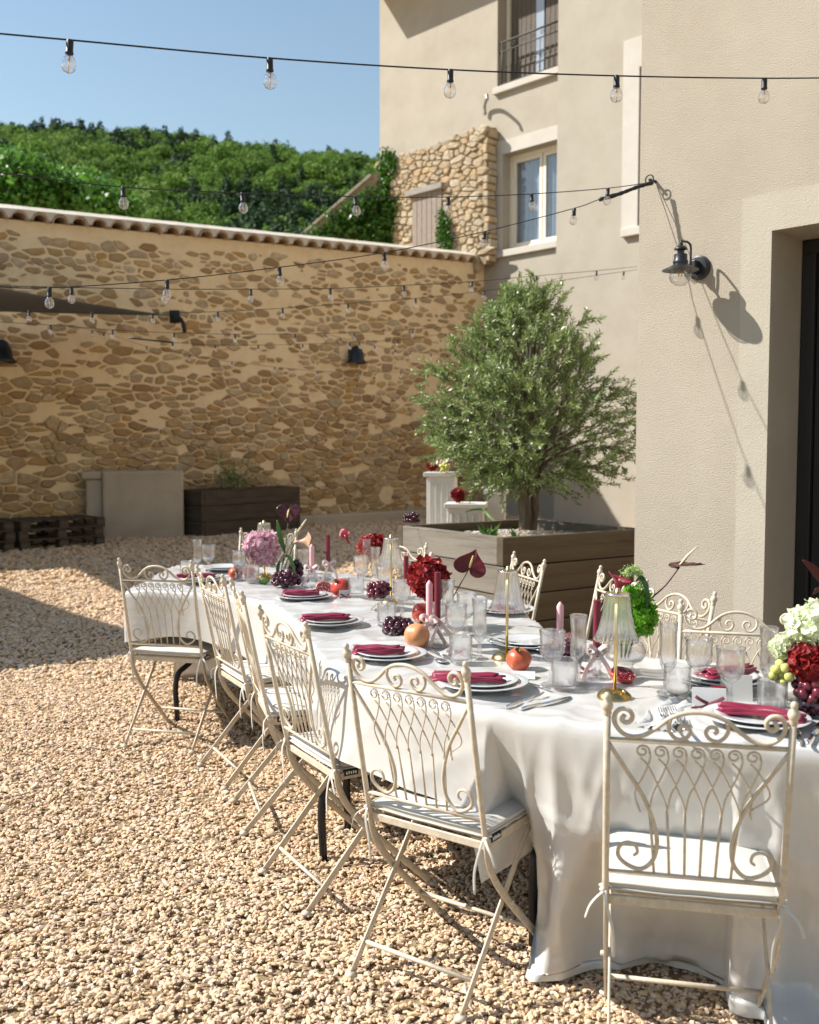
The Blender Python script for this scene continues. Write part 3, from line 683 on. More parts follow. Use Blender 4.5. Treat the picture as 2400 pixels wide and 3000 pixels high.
bg_tree('leafy_tree', 'bright green leafy tree rising behind the stone wall', c0, px_blobs([(20, 520, .8), (110, 530, .75), (190, 560, .75), (60, 570, 1.0), (150, 590, .9), (260, 575, .75), (330, 610, .65), (240, 620, .7), (395, 640, .5), (20, 620, 1.0), (110, 640, .9), (-70, 545, .9), (-80, 610, 1.1)], 26.0, c0), 11000, .17, 'tree_leaf', 31)
c1 = aty(-40, 700, 40.0)
bg_tree('dark_conifer', 'dark conifer tip standing beyond the leafy tree', c1, px_blobs([(-5, 430, .5), (-5, 470, .9), (0, 520, 1.1), (-10, 570, 1.3)], 40.0, c1), 2600, .2, 'pine_leaf', 33)
# ================================================================== shade sails outside the left edge (their shadows cross the gravel)
SH = V((SUN_TRAVEL.x, SUN_TRAVEL.y, 0)) / -SUN_TRAVEL.z
def caster(sx, sy, h): return V((sx, sy, h)) - SH * h
def sail(name, label, C, sag=.28):
    mb = MB(); n = 12; vs = []; idx = {}
    for i in range(n + 1):
        for j in range(n + 1 - i):
            a, b = i / n, j / n; c = 1 - a - b
            p = C[0] * c + C[1] * a + C[2] * b
            e = a * b + b * c + a * c; cen = (C[0] + C[1] + C[2]) / 3
            p = p + (cen - p) * (.13 * (a * b * (1 - c) ** 2 + b * c * (1 - a) ** 2 + a * c * (1 - b) ** 2) * 2) - V((0, 0, sag * e))
            idx[i, j] = len(vs); vs.append(p)
    fs = []
    for i in range(n):
        for j in range(n - i):
            fs.append((idx[i, j], idx[i + 1, j], idx[i, j + 1]))
            if i + j < n - 1: fs.append((idx[i + 1, j], idx[i + 1, j + 1], idx[i, j + 1]))
    t = thing(name, label, 'shade sail', (0, 0, 0))
    o = obj('cloth', mb.add(vs, fs), 'sail_cloth', t); md = o.modifiers.new('thick', 'SOLIDIFY'); md.thickness = .004
    for c, nx_, pv in ((C[0], C[1], C[2]), (C[1], C[2], C[0]), (C[2], C[0], C[1])):
        d = (c - (nx_ + pv) / 2).normalized(); rg = MB(); rg.tube([c - d * .05, c + d * .16], .012, 6); obj('corner_rope', rg, 'black_plastic', t)
    for a in range(3):
        A, B = C[a], C[(a + 1) % 3]; cen = (C[0] + C[1] + C[2]) / 3
    return t
ties = atplane(508, 925, WJ + wn * .18, wn)
pole_top = caster(-1.5, 7.2, 3.0)
A2 = caster(-4.35, 12.4, 3.3)
sail('shade_sail', 'dark grey triangular shade sail tied to the stone wall', [ties, A2, pole_top], .10)
B2 = caster(-6.4, 13.4, 3.0); B3 = caster(-5.0, 4.2, 2.9)
pt2 = pole_top + V((-.02, -.08, -.06))
sail('shade_sail', 'second grey shade sail stretched over the left of the courtyard', [pt2, B2, B3])
def post(p, label):
    t = thing('sail_post', label, 'post', (p.x - .12, p.y, 0)); mb = MB(); mb.tube([(0, 0, 0), (0, 0, p.z + .15)], .04, 12); obj('shaft', mb, 'dark_iron', t)
    mb = MB(); mb.lathe([(.09, 0), (.09, .02), (.045, .04)], 16); obj('base_plate', mb, 'dark_iron', t)
for p, l in ((pole_top, 'steel post carrying the tips of both sails'), (A2, 'steel post at the far corner of the tied sail'), (B2, 'steel post at the far corner of the second sail'), (B3, 'steel post at the near corner of the second sail')): post(p, l)
# hook where the sail is tied to the wall
hk = thing('wall_hook', 'black bracket tying the shade sail to the stone wall', 'bracket', ties)
mb = MB(); mb.box(-.06, .1, -.02, .05, -.12, .09); mb.tube(cr([(0, 0, 0), (.08, .0, -.02), (.16, 0, -.12), (.19, 0, -.28)], 4), .035, 8); obj('bracket', mb, 'black_plastic', hk)

# ================================================================== wall lanterns
def barn_lamp(name, label, M, scale=1.0, glow=True):
    """local: y=0 wall, -y outward, lamp hangs from a gooseneck"""
    t = thing(name, label, 'wall lamp', M.translation, rot=M.to_euler()); t.scale = (scale,) * 3
    mb = MB(); Mr = Matrix.Rotation(R(90), 4, 'X'); mb.lathe([(.001, .0), (.070, .0), (.070, .012), (.058, .018), (.058, .026), (.001, .03)], 28, Mr); obj('wall_plate', mb, 'black_metal', t, auto=35)
    mb = MB(); mb.box(-.014, .014, -.075, -.028, -.035, .035); mb.tube([(0, -.05, .0), (0, -.115, -.04)], .008, 8); obj('bracket', mb, 'black_metal', t, smooth=False, bevel=.003)
    mb = MB(); mb.tube(cr([(0, -.03, -.035), (0, -.085, -.03), (0, -.098, .01), (0, -.098, .095), (0, -.108, .118), (0, -.14, .128), (0, -.175, .126), (0, -.2, .122), (0, -.205, .10)], 4), .0065, 8); obj('gooseneck', mb, 'black_metal', t)
    C = Matrix.Translation((0, -.205, 0))
    mb = MB(); mb.lathe([(.004, .118), (.012, .112), (.014, .100), (.032, .088), (.036, .082), (.036, .076), (.018, .070), (.018, .055), (.036, .050), (.037, .02), (.042, .012), (.042, .004), (.040, -.004), (.06, -.018), (.085, -.028), (.1, -.035), (.102, -.039), (.098, -.039), (.05, -.026), (.02, -.02)], 36, C); sh = obj('shade', mb, 'black_metal', t, auto=40)
    mb = MB(); mb.lathe([(.040, -.030), (.052, -.045), (.062, -.065), (.062, -.082), (.050, -.105), (.028, -.122), (.001, -.127)], 28, C); gl = obj('glass_globe', mb, 'thin_glass', t)
    mb = MB()
    for k in range(4):
        a = k * 1.57; mb.tube([(.01 * math.cos(a), -.205 + .01 * math.sin(a), -.03), (.012 * math.cos(a), -.205 + .012 * math.sin(a), -.075)], .0016, 5)
    obj('filament', mb, 'filament', t); return t
def thin_glass(name, tint, refl=.12):
    m = bpy.data.materials.new(name); m.use_nodes = True; MATS[name] = m; n = m.node_tree.nodes; l = m.node_tree.links; n.remove(n['Principled BSDF'])
    t = n.new('ShaderNodeBsdfTransparent'); t.inputs[0].default_value = rgba(tint); g = n.new('ShaderNodeBsdfGlossy'); g.inputs['Roughness'].default_value = .02
    lw = n.new('ShaderNodeLayerWeight'); lw.inputs[0].default_value = .5; pw = n.new('ShaderNodeMath'); pw.operation = 'POWER'; pw.inputs[1].default_value = 2.2; l.new(lw.outputs['Facing'], pw.inputs[0]); ad = n.new('ShaderNodeMath'); ad.operation = 'MULTIPLY_ADD'; ad.inputs[1].default_value = .9; ad.inputs[2].default_value = refl * .35; ad.use_clamp = True
    l.new(pw.outputs[0], ad.inputs[0]); ms = n.new('ShaderNodeMixShader'); l.new(ad.outputs[0], ms.inputs[0]); l.new(t.outputs[0], ms.inputs[1]); l.new(g.outputs[0], ms.inputs[2]); l.new(ms.outputs[0], n['Material Output'].inputs[0])
thin_glass('thin_glass', (.93, .93, .93)); thin_glass('bulb_glass', (.97, .97, .97), .55)
mat('filament', (.75, .42, .14), rough=.5)
lp = atplane(2050, 785, NC, FN)
barn_lamp('wall_lantern', 'black barn wall lamp with a glass globe beside the doorway', Matrix.LocRotScale(lp, NM.to_quaternion(), None), .92)
WMr = frame(WJ, -WD)     # y into the wall
for px, py, lab in ((1030, 1040, 'black metal lantern in the middle of the stone wall'), (-4, 1030, 'black metal lantern on the stone wall beyond the shade sail')):
    p = atplane(px, py, WJ, wn)
    t = thing('stone_wall_lantern', lab, 'wall lamp', p, rot=WMr.to_euler())
    mb = MB(); mb.box(-.08, .08, -.03, 0, -.1, .1); obj('wall_plate', mb, 'black_metal', t, smooth=False)
    mb = MB(); mb.lathe([(.03, .17), (.09, .13), (.14, .02), (.15, -.1), (.22, -.17), (.21, -.175), (.13, -.1)], 20, Matrix.Translation((0, -.16, 0))); obj('shade', mb, 'black_metal', t)

# ================================================================== string lights
bs = MB(); bs.lathe([(.0085, .0), (.0100, -.004), (.0100, -.031), (.0112, -.033), (.0112, -.038), (.009, -.040)], 12); sock_me = bs.mesh('socket')
bs = MB(); bs.lathe([(.0085, -.038), (.010, -.043), (.0155, -.050), (.0192, -.059), (.0200, -.067), (.0186, -.0765), (.0140, -.084), (.0065, -.088), (.0005, -.089)], 20); bulb_me = bs.mesh('bulb')
bs = MB(); bs.tube([(0, 0, -.055), (0, 0, -.088)], .0013, 5); bs.tube([(0, 0, -.042), (0, 0, -.056)], .003, 6); fil_me = bs.mesh('filament')
def string_lights(label, way, bulbs, wrap=None, thick=.0023, lean=0):
    """way: [(px,py,depth)] cord waypoints; bulbs: [(px)] positions along the cord"""
    t = thing('string_lights', label, 'string lights')
    P = cr([aty(*q) for q in way], 10)
    mb = MB(); mb.tube(P, thick, 6); obj('cord', mb, 'black_plastic', t)
    pxs = []
    for p in P:
        d = p - V((0, 0, CAM_H)); f = d.y * math.cos(PITCH) - d.z * math.sin(PITCH); pxs.append(1200 + FPX * d.x / f)
    for b in bulbs:
        for i in range(len(P) - 1):
            if (pxs[i] - b) * (pxs[i + 1] - b) <= 0 and pxs[i] != pxs[i + 1]:
                k = (b - pxs[i]) / (pxs[i + 1] - pxs[i]); p = P[i].lerp(P[i + 1], k); break
        else: continue
        s_ = obj('socket', sock_me, 'black_plastic', t, loc=p, rot=(random.gauss(0, .05), random.gauss(lean, .06), random.random() * 6))
        obj('bulb', bulb_me, 'bulb_glass', s_); obj('filament', fil_me, 'filament', s_)
    if wrap:
        mb = MB(); Q = cr([aty(*q) for q in wrap], 8); mb.tube(Q, [.009 + .004 * random.random() for _ in Q], 7); obj('cable_wrap', mb, 'black_plastic', t)
    return t
string_lights('string of clear bulbs sagging across the sky, its cord crossing the railed window', [(-160, 84, 2.72), (205, 117, 2.8), (790, 170, 3.0), (1320, 204, 3.24), (1807, 222, 3.38), (2240, 229, 3.7), (2560, 226, 4.0)], [205, 790, 1320, 1807, 2240], thick=.0026)
AN = atplane(1921, 532, NC, FN)
string_lights('string of clear bulbs passing over the tiled coping to the hook above the wall lamp', [(-60, 499, 3.85), (361, 548, 4.05), (710, 565, 4.3), (1041, 576, 4.65), (1313, 577, 5.0), (1557, 568, 5.25), (1782, 551, 5.4), (1921, 532, AN.y)], [361, 710, 1041, 1313, 1557, 1782])
string_lights('string of clear bulbs climbing across the stone wall to the hook, taped near its end', [(-60, 838, 4.2), (145, 843, 4.3), (490, 820, 4.5), (818, 783, 4.75), (1125, 740, 5.0), (1420, 678, 5.25), (1683, 610, 5.4), (1760, 583, 5.43), (1921, 532, AN.y)], [145, 490, 818, 1125, 1420, 1683], wrap=[(1756, 585, 5.43), (1815, 568, 5.44), (1868, 548, 5.45), (1912, 535, 5.46)])
string_lights('string of small bulbs running level across the upper stone wall', [(-60, 836, 5.1), (210, 842, 5.5), (485, 847, 6.0), (735, 847, 6.5), (967, 845, 6.9), (1183, 836, 7.3), (1383, 825, 7.8), (1572, 808, 8.5), (1748, 793, 9.4), (1866, 781, 10.2)], [210, 485, 735, 967, 1183, 1383, 1572, 1748])
string_lights('string of small bulbs in front of the sail tip and stone wall', [(-60, 906, 7.4), (85, 910, 7.6), (270, 915, 7.8), (447, 917, 8.0), (638, 913, 8.2), (828, 903, 8.4), (1020, 889, 8.7), (1218, 874, 9.0), (1418, 852, 9.4), (1640, 822, 10.0), (1866, 790, 11)], [85, 270, 447, 638, 828, 1020, 1218, 1418, 1828])
string_lights('lower string of tiny bulbs crossing the middle of the stone wall', [(-60, 940, 8.6), (148, 952, 8.8), (330, 966, 9.1), (510, 975, 9.4), (689, 979, 9.8), (864, 978, 10.2), (1037, 974, 10.6), (1209, 965, 11), (1376, 953, 11.5), (1560, 935, 12)], [148, 330, 510, 689, 864, 1037, 1209, 1376])
string_lights('sagging string of tiny bulbs just above the stone wall lantern', [(376, 990, 12.0), (506, 1003, 12.0), (630, 1010, 12.0), (757, 1011, 12.1), (887, 1008, 12.2), (1025, 1003, 12.3), (1165, 995, 12.4), (1305, 978, 12.6), (1420, 960, 12.8)], [506, 630, 757, 887, 1025, 1165, 1305], wrap=[(376, 990, 12), (505, 1003, 12.0)])
string_lights('string of tiny bulbs sloping down the stone wall below the lantern', [(172, 948, 13.2), (305, 975, 13.4), (430, 1020 - 5, 13.6), (555, 1040, 13.8), (680, 1060, 14), (805, 1075, 14.2), (930, 1087, 14.4), (1055, 1090, 14.6), (1175, 1090, 14.8), (1330, 1084, 15.2)], [270, 305, 430, 555, 680, 805, 930, 1055, 1175])
string_lights('short string of tiny bulbs sloping behind the olive crown', [(925, 968, 13.5), (1000, 990, 13.5), (1100, 1013, 13.6), (1205, 1030, 13.8), (1310, 1040, 14), (1450, 1048, 14.3)], [952, 998, 1053, 1098, 1158, 1202, 1263, 1310])
# hook and its hanging wire on the near wing
hk = thing('wall_anchor', 'black hook on the near wing where two light strings end', 'hook', AN, rot=NM.to_euler())
mb = MB(); mb.tube([(0, 0, 0), (0, -.06, 0)], .008, 8); mb.tube([(.025 * math.cos(t), -.06, .025 * math.sin(t)) for t in np.linspace(0, 6.28, 14)], .004, 6); obj('eye', mb, 'black_metal', hk)

# ================================================================== timber planter with olive tree
def plank(L, h, t): 
    mb = MB(); mb.box(0, L, 0, t, 0, h); return mb
pA = atz(1475, 1574, .84); pB = atz(1151, 1538, .84); pC = atz(1852, 1550, .84)
PU = (pC - pA); PU.z = 0; PU.normalize(); PW = V((-PU.y, PU.x, 0))     # PU right-back, PW left-back
PLW, PLD = 1.45, max(1.35, (pB - pA).length); PH = .84; rows = 4; ph = PH / rows
PM = frame((pA.x, pA.y, 0), PU)
pl = thing('timber_planter', 'large square weathered timber planter holding the olive tree', 'planter', (pA.x, pA.y, 0), rot=PM.to_euler())
def planter(pl, W_, D_, H_, rows, t, m, seed, m2=None):
    r = random.Random(seed); ph = H_ / rows
    for k in range(rows):
        z = k * ph + .003; h = ph - .008
        for nm, M_ in (('front', Matrix.Translation((0 if k % 2 else t + .002, 0, z))), ('back', Matrix.Translation((0 if k % 2 else t + .002, D_ - t, z))), ):
            L = W_ if k % 2 else W_ - 2 * t - .004
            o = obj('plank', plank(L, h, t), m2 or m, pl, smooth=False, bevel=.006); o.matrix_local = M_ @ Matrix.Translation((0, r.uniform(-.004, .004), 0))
        for x in (0, W_ - t):
            L = D_ - 2 * t - .004 if k % 2 else D_
            y0 = t + .002 if k % 2 else 0
            o = obj('plank', plank(L, h, t), m, pl, smooth=False, bevel=.006); o.matrix_local = Matrix.Translation((x + t + r.uniform(-.004, .004), y0, z)) @ Matrix.Rotation(R(90), 4, 'Z')
planter(pl, PLW, PLD, PH, rows, .07, 'plank_grey', 3, 'plank_brown_shaded')
obj('liner', MB().box(.075, PLW - .075, .075, PLD - .075, .3, PH - .10), 'pond_liner', pl, smooth=False)
n = 22; sv = []; sf = []
for i in range(n + 1):
    for j in range(n + 1):
        x = .08 + (PLW - .16) * i / n; y = .08 + (PLD - .16) * j / n; d = math.hypot(x - PLW * .45, y - PLD * .5)
        sv.append((x, y, PH - .085 + .05 * math.exp(-(d / .35) ** 2) + .012 * mn.noise(V((x * 7, y * 7, 0)))))
sf = [(i * (n + 1) + j, (i + 1) * (n + 1) + j, (i + 1) * (n + 1) + j + 1, i * (n + 1) + j + 1) for i in range(n) for j in range(n)]
obj('soil', MB().add(sv, sf), 'soil', pl)
pb = [proto('pebble', pebble_mesh(300 + i), 'pebble_pale') for i in range(5)]
q = rng.random((2600, 2)); pp = np.stack([.09 + q[:, 0] * (PLW - .18), .09 + q[:, 1] * (PLD - .18), np.full(2600, PH - .075)], 1)
q3 = .008 + .012 * rng.random(2600)
pv_, pf_ = [], []; po = 0
for k in range(900):
    me = pb[k % 5].data; a = np.array([v.co[:] for v in me.vertices]) * q3[k]; zz = PH - .08 + .05 * math.exp(-(math.hypot(pp[k, 0] - PLW * .45, pp[k, 1] - PLD * .5) / .35) ** 2)
    pv_ += (a + (pp[k, 0], pp[k, 1], zz)).tolist(); pf_ += [tuple(x + po for x in p.vertices) for p in me.polygons]; po += len(a)
obj('pebble_mulch', MB().add(pv_, pf_), 'pebble_pale', pl, smooth=False, kind='stuff')
def weed(loc, n, h, seed, label, parent=None):
    r = np.random.default_rng(seed); a = r.random(n) * 6.28; D = np.stack([np.cos(a) * .7, np.sin(a) * .7, .4 + r.random(n)], 1); D /= np.linalg.norm(D, axis=1, keepdims=True)
    v, f = leaf_quads(r.normal(0, .012, (n, 3)) * (1, 1, .1), D, ortho(D, r), h * (.5 + r.random(n)), .3 * h)
    t = obj('weed', npmesh('weed', v, f), 'weed_leaf', smooth=False, loc=loc); return tag(t, label, 'plant')
ptop = lambda x, y: PM @ V((x, y, PH - .07))
weed(ptop(.28, .5), 40, .11, 1, 'larger tuft of small green weed on the soil left of the olive trunk'); weed(ptop(.3, .22), 26, .09, 2, 'low green weed near the front corner of the olive planter')
# olive: trunk forks, limbs fill a rounded cone crown
tb_ = atz(1536, 1560, .765); OT = V((tb_.x, tb_.y, PH - .06))
tree = thing('olive_tree', 'silvery olive tree with a dense rounded crown in the large planter', 'tree', OT)
tk = MB(); r_ = np.random.default_rng(4)
def limb(mb, pts, r0, r1, seg=8):
    P = cr(pts, 5); n = len(P)
    P = [p + V((mn.noise(p * 9), mn.noise(p * 9 + V((5, 0, 0))), 0)) * .012 for p in P]
    mb.tube(P, [r0 + (r1 - r0) * i / (n - 1) for i in range(n)], seg); return P
limb(tk, [(0, 0, -.1), (.01, 0, .12), (-.015, .02, .35), (0, .02, .6), (.04, .03, .9), (.03, .02, 1.3)], .060, .024, 10)
limb(tk, [(.05, .04, -.1), (.085, .05, .1), (.10, .06, .32), (.17, .06, .6), (.28, .05, .9), (.36, 0, 1.2)], .045, .018, 9)
limb(tk, [(-.01, .02, .42), (-.15, .0, .62), (-.34, -.06, .8), (-.5, -.1, .95)], .034, .012)
limb(tk, [(0, .02, .6), (-.12, .1, .95), (-.22, .15, 1.3)], .03, .012)
tk_o = obj('trunk', tk, 'bark', tree)
# crown: clusters chosen in picture outline terms (metres around the trunk axis), then twigs with paired leaves
def crown_r(z):   # half width at height z above the soil: wide low, tapering upward
    pts = [(.38, .26), (.5, .58), (.66, .82), (.86, .90), (1.08, .85), (1.3, .70), (1.52, .50), (1.74, .30), (1.94, .12)]
    for (a, ra), (b, rb_) in zip(pts[:-1], pts[1:]):
        if a <= z <= b: return ra + (rb_ - ra) * (z - a) / (b - a)
    return 0
tw = MB(); LP, LD, LU, LL = [], [], [], []
def add_twig(p0, d, L):
    n = 6; p = V(p0); pts = [p.copy()]; d = V(d).normalized()
    for i in range(n):
        d = (d + V(r_.normal(0, .16, 3)) + V((0, 0, .03 if i < 3 else -.03))).normalized(); p = p + d * (L / n); pts.append(p.copy())
    tw.tube(pts, [.0035 - .0004 * i for i in range(n + 1)], 4, cap=False)
    nl = int(L / .013)
    for k in range(nl):
        t = .1 + .9 * k / nl; i = min(n - 1, int(t * n)); q = pts[i].lerp(pts[i + 1], t * n - i); ax = (pts[i + 1] - pts[i]).normalized()
        s_ = ax.orthogonal().normalized(); s_.rotate(Matrix.Rotation(k * 1.57 + r_.normal() * .5, 3, ax))
        for sg in (1, -1):
            ld = (ax * .75 + s_ * sg * .8 + V(r_.normal(0, .18, 3))).normalized(); LP.append(q[:]); LD.append(ld[:]); LU.append(ld.cross(s_).normalized()[:] if ld.cross(s_).length > 1e-3 else (0, 0, 1)); LL.append(.034 + .025 * r_.random())
for i in range(1650):
    z = .39 + 1.5 * r_.random() ** 1.1; rc = crown_r(z)
    a = r_.random() * 6.28; q = math.sqrt(r_.random()); q = .25 + .75 * q
    lump = 1 + .20 * math.sin(3 * a + 4 * z) + .14 * r_.normal()
    if mn.noise(V((math.cos(a) * rc * q * 2.6, math.sin(a) * rc * q * 2.6, z * 2.9 + 7))) < -.15 and r_.random() < .88: continue
    base = V((rc * q * math.cos(a) * lump * .82, rc * q * math.sin(a) * lump * .82, z * .97))
    out_ = V((base.x, base.y, (z - .75) * .7 + .25)); out_ = (out_.normalized() + V(r_.normal(0, .45, 3)))
    if base.x > .40 and r_.random() < .3: continue
    add_twig(base, out_, .16 + .16 * r_.random())
    if i % 9 == 0:
        st_ = V((.02 + .1 * r_.normal() * .3, .02, max(.3, z * .6 - .05))); mid_ = st_.lerp(base, .5) + V((0, 0, .06)); tw.tube(cr([st_, mid_, base], 4), [.011 - .0008 * k for k in range(9)], 5, cap=False)
for px, py in ((1848, 1330), (1835, 1210), (1800, 1130), (1760, 1020), (1650, 860), (1560, 845), (1500, 870), (1240, 1190), (1230, 1240), (1290, 1090), (1330, 1000), (1720, 930), (1840, 1400), (1838, 1160), (1265, 1310)):   # straying outer sprays
    p = aty(px, py, OT.y + r_.normal() * .2) - OT; c = V((p.x * .45, p.y * .5, p.z * .7 + .2))
    tw.tube(cr([c, c.lerp(p, .5) + V((0, 0, .05)), p], 4), [.007 - .0005 * k for k in range(9)], 5, cap=False)
    for k in range(9):
        b = c.lerp(p, .35 + .65 * k / 9); add_twig(b + V(r_.normal(0, .03, 3)), (p - c).normalized() + V(r_.normal(0, .6, 3)), .12 + .1 * r_.random())
v, f = leaf_quads(np.array(LP), np.array(LD), np.array(LU), np.array(LL), np.array(LL) * .27)
obj('twigs', tw, 'bark', tk_o); obj('crown', npmesh('crown', v, f), 'olive_leaf', tree, smooth=False)
print('olive leaves', len(LL))

# ================================================================== things along the stone wall
b0 = atz(303, 1581, 0); b1 = atz(540, 1576, 0); bw = (b1 - b0).length
BM = frame((b0.x, b0.y, 0), (b1 - b0)); _bz = aty(303, 1380, b0.y).z
blk = thing('rendered_block', 'low beige rendered masonry block standing before the stone wall', 'wall block', b0, rot=BM.to_euler()); blk['kind'] = 'thing'
obj('block', MB().box(0, bw, 0, .55, -.1, _bz), 'concrete', blk, smooth=False, bevel=.04)
obj('side_step', MB().box(-.26, -.004, .12, .62, -.1, _bz - .14), 'concrete', blk, smooth=False, bevel=.03)
obj('cap_stone', MB().box(-.32, -.004, .08, .66, _bz - .138, _bz - .01), 'concrete', blk, smooth=False, bevel=.03)
k0 = atz(592, 1577, 0); k1 = atz(880, 1553, 0); KM = frame((k0.x, k0.y, 0), k1 - k0); kz = aty(592, 1436, k0.y).z
p2 = thing('long_planter', 'long dark timber planter with a thin shrub by the stone wall', 'planter', k0, rot=KM.to_euler())
planter(p2, (k1 - k0).length, .62, kz, 3, .06, 'plank_dark', 9)
obj('soil', MB().box(.065, (k1 - k0).length - .065, .065, .55, .1, kz - .06), 'soil', p2, smooth=False)
k2 = atz(540, 1545, 0)
sh = thing('thin_shrub', 'sparse dark green shrub growing in the long planter', 'plant', KM @ V((.9, .3, kz - .06)))
sm = MB(); r_ = np.random.default_rng(9); LP2, LD2 = [], []
for i in range(16):
    d = V((r_.normal(0, .55), r_.normal(0, .25), 1)).normalized(); L = .25 + .35 * r_.random(); P = cr([(0.25 * r_.normal(), 0, 0), d * L * .5 + V((.1 * r_.normal(), 0, 0)), d * L], 3); sm.tube(P, .006, 4)
    for k in range(34): p = P[r_.integers(2, len(P))]; LP2.append((p + V(r_.normal(0, .06, 3)))[:]); LD2.append(rnd_dirs(1, r_)[0])
obj('stems', sm, 'bark', sh); D2 = np.array(LD2); v, f = leaf_quads(np.array(LP2), D2, ortho(D2, r_), .06, .022); obj('foliage', npmesh('foliage', v, f), 'olive_leaf', sh, smooth=False)
# pallets
def pallet_parts(t, L=1.25, D=.85):
    for i in range(3):
        for j in range(3):
            obj('block', MB().box(i * (L - .13) / 2, i * (L - .13) / 2 + .13, j * (D - .1) / 2, j * (D - .1) / 2 + .1, .026, .116), 'pallet_wood', t, smooth=False, bevel=.004)
    for j in range(3): obj('runner', MB().box(0, L, j * (D - .1) / 2, j * (D - .1) / 2 + .1, .002, .024), 'pallet_wood', t, smooth=False, bevel=.003)
    for k in range(7): obj('deck_board', MB().box(k * (L - .12) / 6, k * (L - .12) / 6 + .12, 0, D, .118, .142), 'pallet_wood', t, smooth=False, bevel=.003)
q0 = atz(312, 1600, 0); q1 = atz(0, 1622, 0); dq = (q0 - q1).normalized(); pn = V((-dq.y, dq.x, 0))
pt = thing('pallet', 'dark wooden pallet at the bottom of the stack beside the rendered block', 'pallet', q0 - dq * 1.27, rot=frame(q0, dq).to_euler()); pallet_parts(pt)
for i, (off, z, lab) in enumerate(((-1.29, .147, 'middle wooden pallet of the stack beside the rendered block'), (-1.26, .292, 'dark wooden pallet on top of the stack beside the rendered block'), (-2.62, .0, 'bottom wooden pallet of the stack at the photo side of the pallets'), (-2.6, .147, 'middle pallet of the stack farther from the rendered block'), (-2.62, .292, 'top pallet of the stack farther from the rendered block'))):
    c = copy_tree(pt); c.location = q0 + dq * off + V((0, 0, z)); c['label'] = lab
# fix one label that should not speak of the picture
for o in bpy.data.objects:
    if o.get('label') == 'bottom wooden pallet of the stack at the photo side of the pallets': o['label'] = 'bottom pallet of the stack farther from the rendered block'
# ================================================================== white plinths behind the planter
def plinth(px0, px1, ytop, Y, label, flutes=True):
    a = aty(px0, ytop, Y); b = aty(px1, ytop, Y); w_ = b.x - a.x; h = a.z
    t = thing('white_plinth', label, 'plinth', ((a.x + b.x) / 2, Y + w_ / 2, 0), rz=R(-8))
    m = MB(); m.box(-w_ / 2 + .02, w_ / 2 - .02, -w_ / 2 + .02, w_ / 2 - .02, .05, h - .045); obj('shaft', m, 'white_paint', t, smooth=False, bevel=.006)
    if flutes:
        for k in range(5):
            x = -w_ / 2 + w_ * (k + .8) / 5.6; obj('flute', MB().box(x, x + w_ * .06, -w_ / 2 + .005, -w_ / 2 + .018, .12, h - .1), 'white_paint', t, smooth=False, bevel=.004)
    obj('cap', MB().box(-w_ / 2 - .01, w_ / 2 + .01, -w_ / 2 - .01, w_ / 2 + .01, h - .044, h), 'white_paint', t, smooth=False, bevel=.006)
    obj('foot', MB().box(-w_ / 2 - .01, w_ / 2 + .01, -w_ / 2 - .01, w_ / 2 + .01, -.02, .049), 'white_paint', t, smooth=False, bevel=.006); return t, h
PT1 = plinth(1250, 1345, 1384, 9.9, 'tall white plinth with flowers and grapes on top behind the planter')
PT2 = plinth(1312, 1428, 1476, 9.45, 'low broad white plinth carrying a red bloom behind the planter')
PT3 = plinth(1424, 1490, 1436, 9.9, 'narrow white plinth half hidden by the olive crown', False)
# ================================================================== serpentine table, cloth and chairs
mat('satin', (.55, .54, .525), (.525, .515, .50), ns=2.5, rough=.25, spec=.8, sheen=.08, bump=.08, bs=18, bdist=.008, coat=.5)
MATS['satin'].node_tree.nodes['Principled BSDF'].inputs['Coat Roughness'].default_value = .16
_b = MATS['satin'].node_tree.nodes['Principled BSDF']; _b.inputs['Anisotropic'].default_value = .5
mat('chair_paint', (.598, .541, .442), (.517, .445, .342), ns=34, rough=.42, spec=.5, bump=.15, bs=130, bdist=.002, c3=(.391, .308, .213), ns3=60, amt3=.45)
mat('cushion', (.53, .505, .455), (.50, .475, .43), ns=18, rough=.9, bump=.25, bs=500, bdist=.001, sheen=.2)
mat('tie_ribbon', (.55, .52, .47), rough=.85)
mat('tag_black', (.02, .02, .02), rough=.6); mat('tag_white', (.8, .8, .8), rough=.6)
mat('board_top', (.55, .54, .52), rough=.6)
LE = [(2.35, 2.02), (1.6, 2.2), (.98, 2.34), (.56, 2.465), (.19, 2.66), (-.10, 2.89), (-.25, 3.16), (-.345, 3.52), (-.445, 3.94), (-.62, 4.46), (-.98, 4.82), (-1.42, 4.93)]
RE = [(2.75, 2.82), (1.95, 2.95), (1.4, 3.10), (1.0, 3.24), (.74, 3.42), (.58, 3.68), (.53, 3.98), (.49, 4.32), (.33, 4.80), (-.08, 5.40), (-.58, 5.80), (-1.42, 6.08)]
NS, NW = 300, 64
def resample(P, n):
    P = [V((p.x, p.y, 0)) for p in P]; L = [0]
    for a, b in zip(P[:-1], P[1:]): L.append(L[-1] + (b - a).length)
    out = []; j = 0
    for i in range(n):
        s_ = L[-1] * i / (n - 1)
        while j < len(L) - 2 and L[j + 1] < s_: j += 1
        out.append(P[j].lerp(P[j + 1], (s_ - L[j]) / max(1e-9, L[j + 1] - L[j])))
    return out
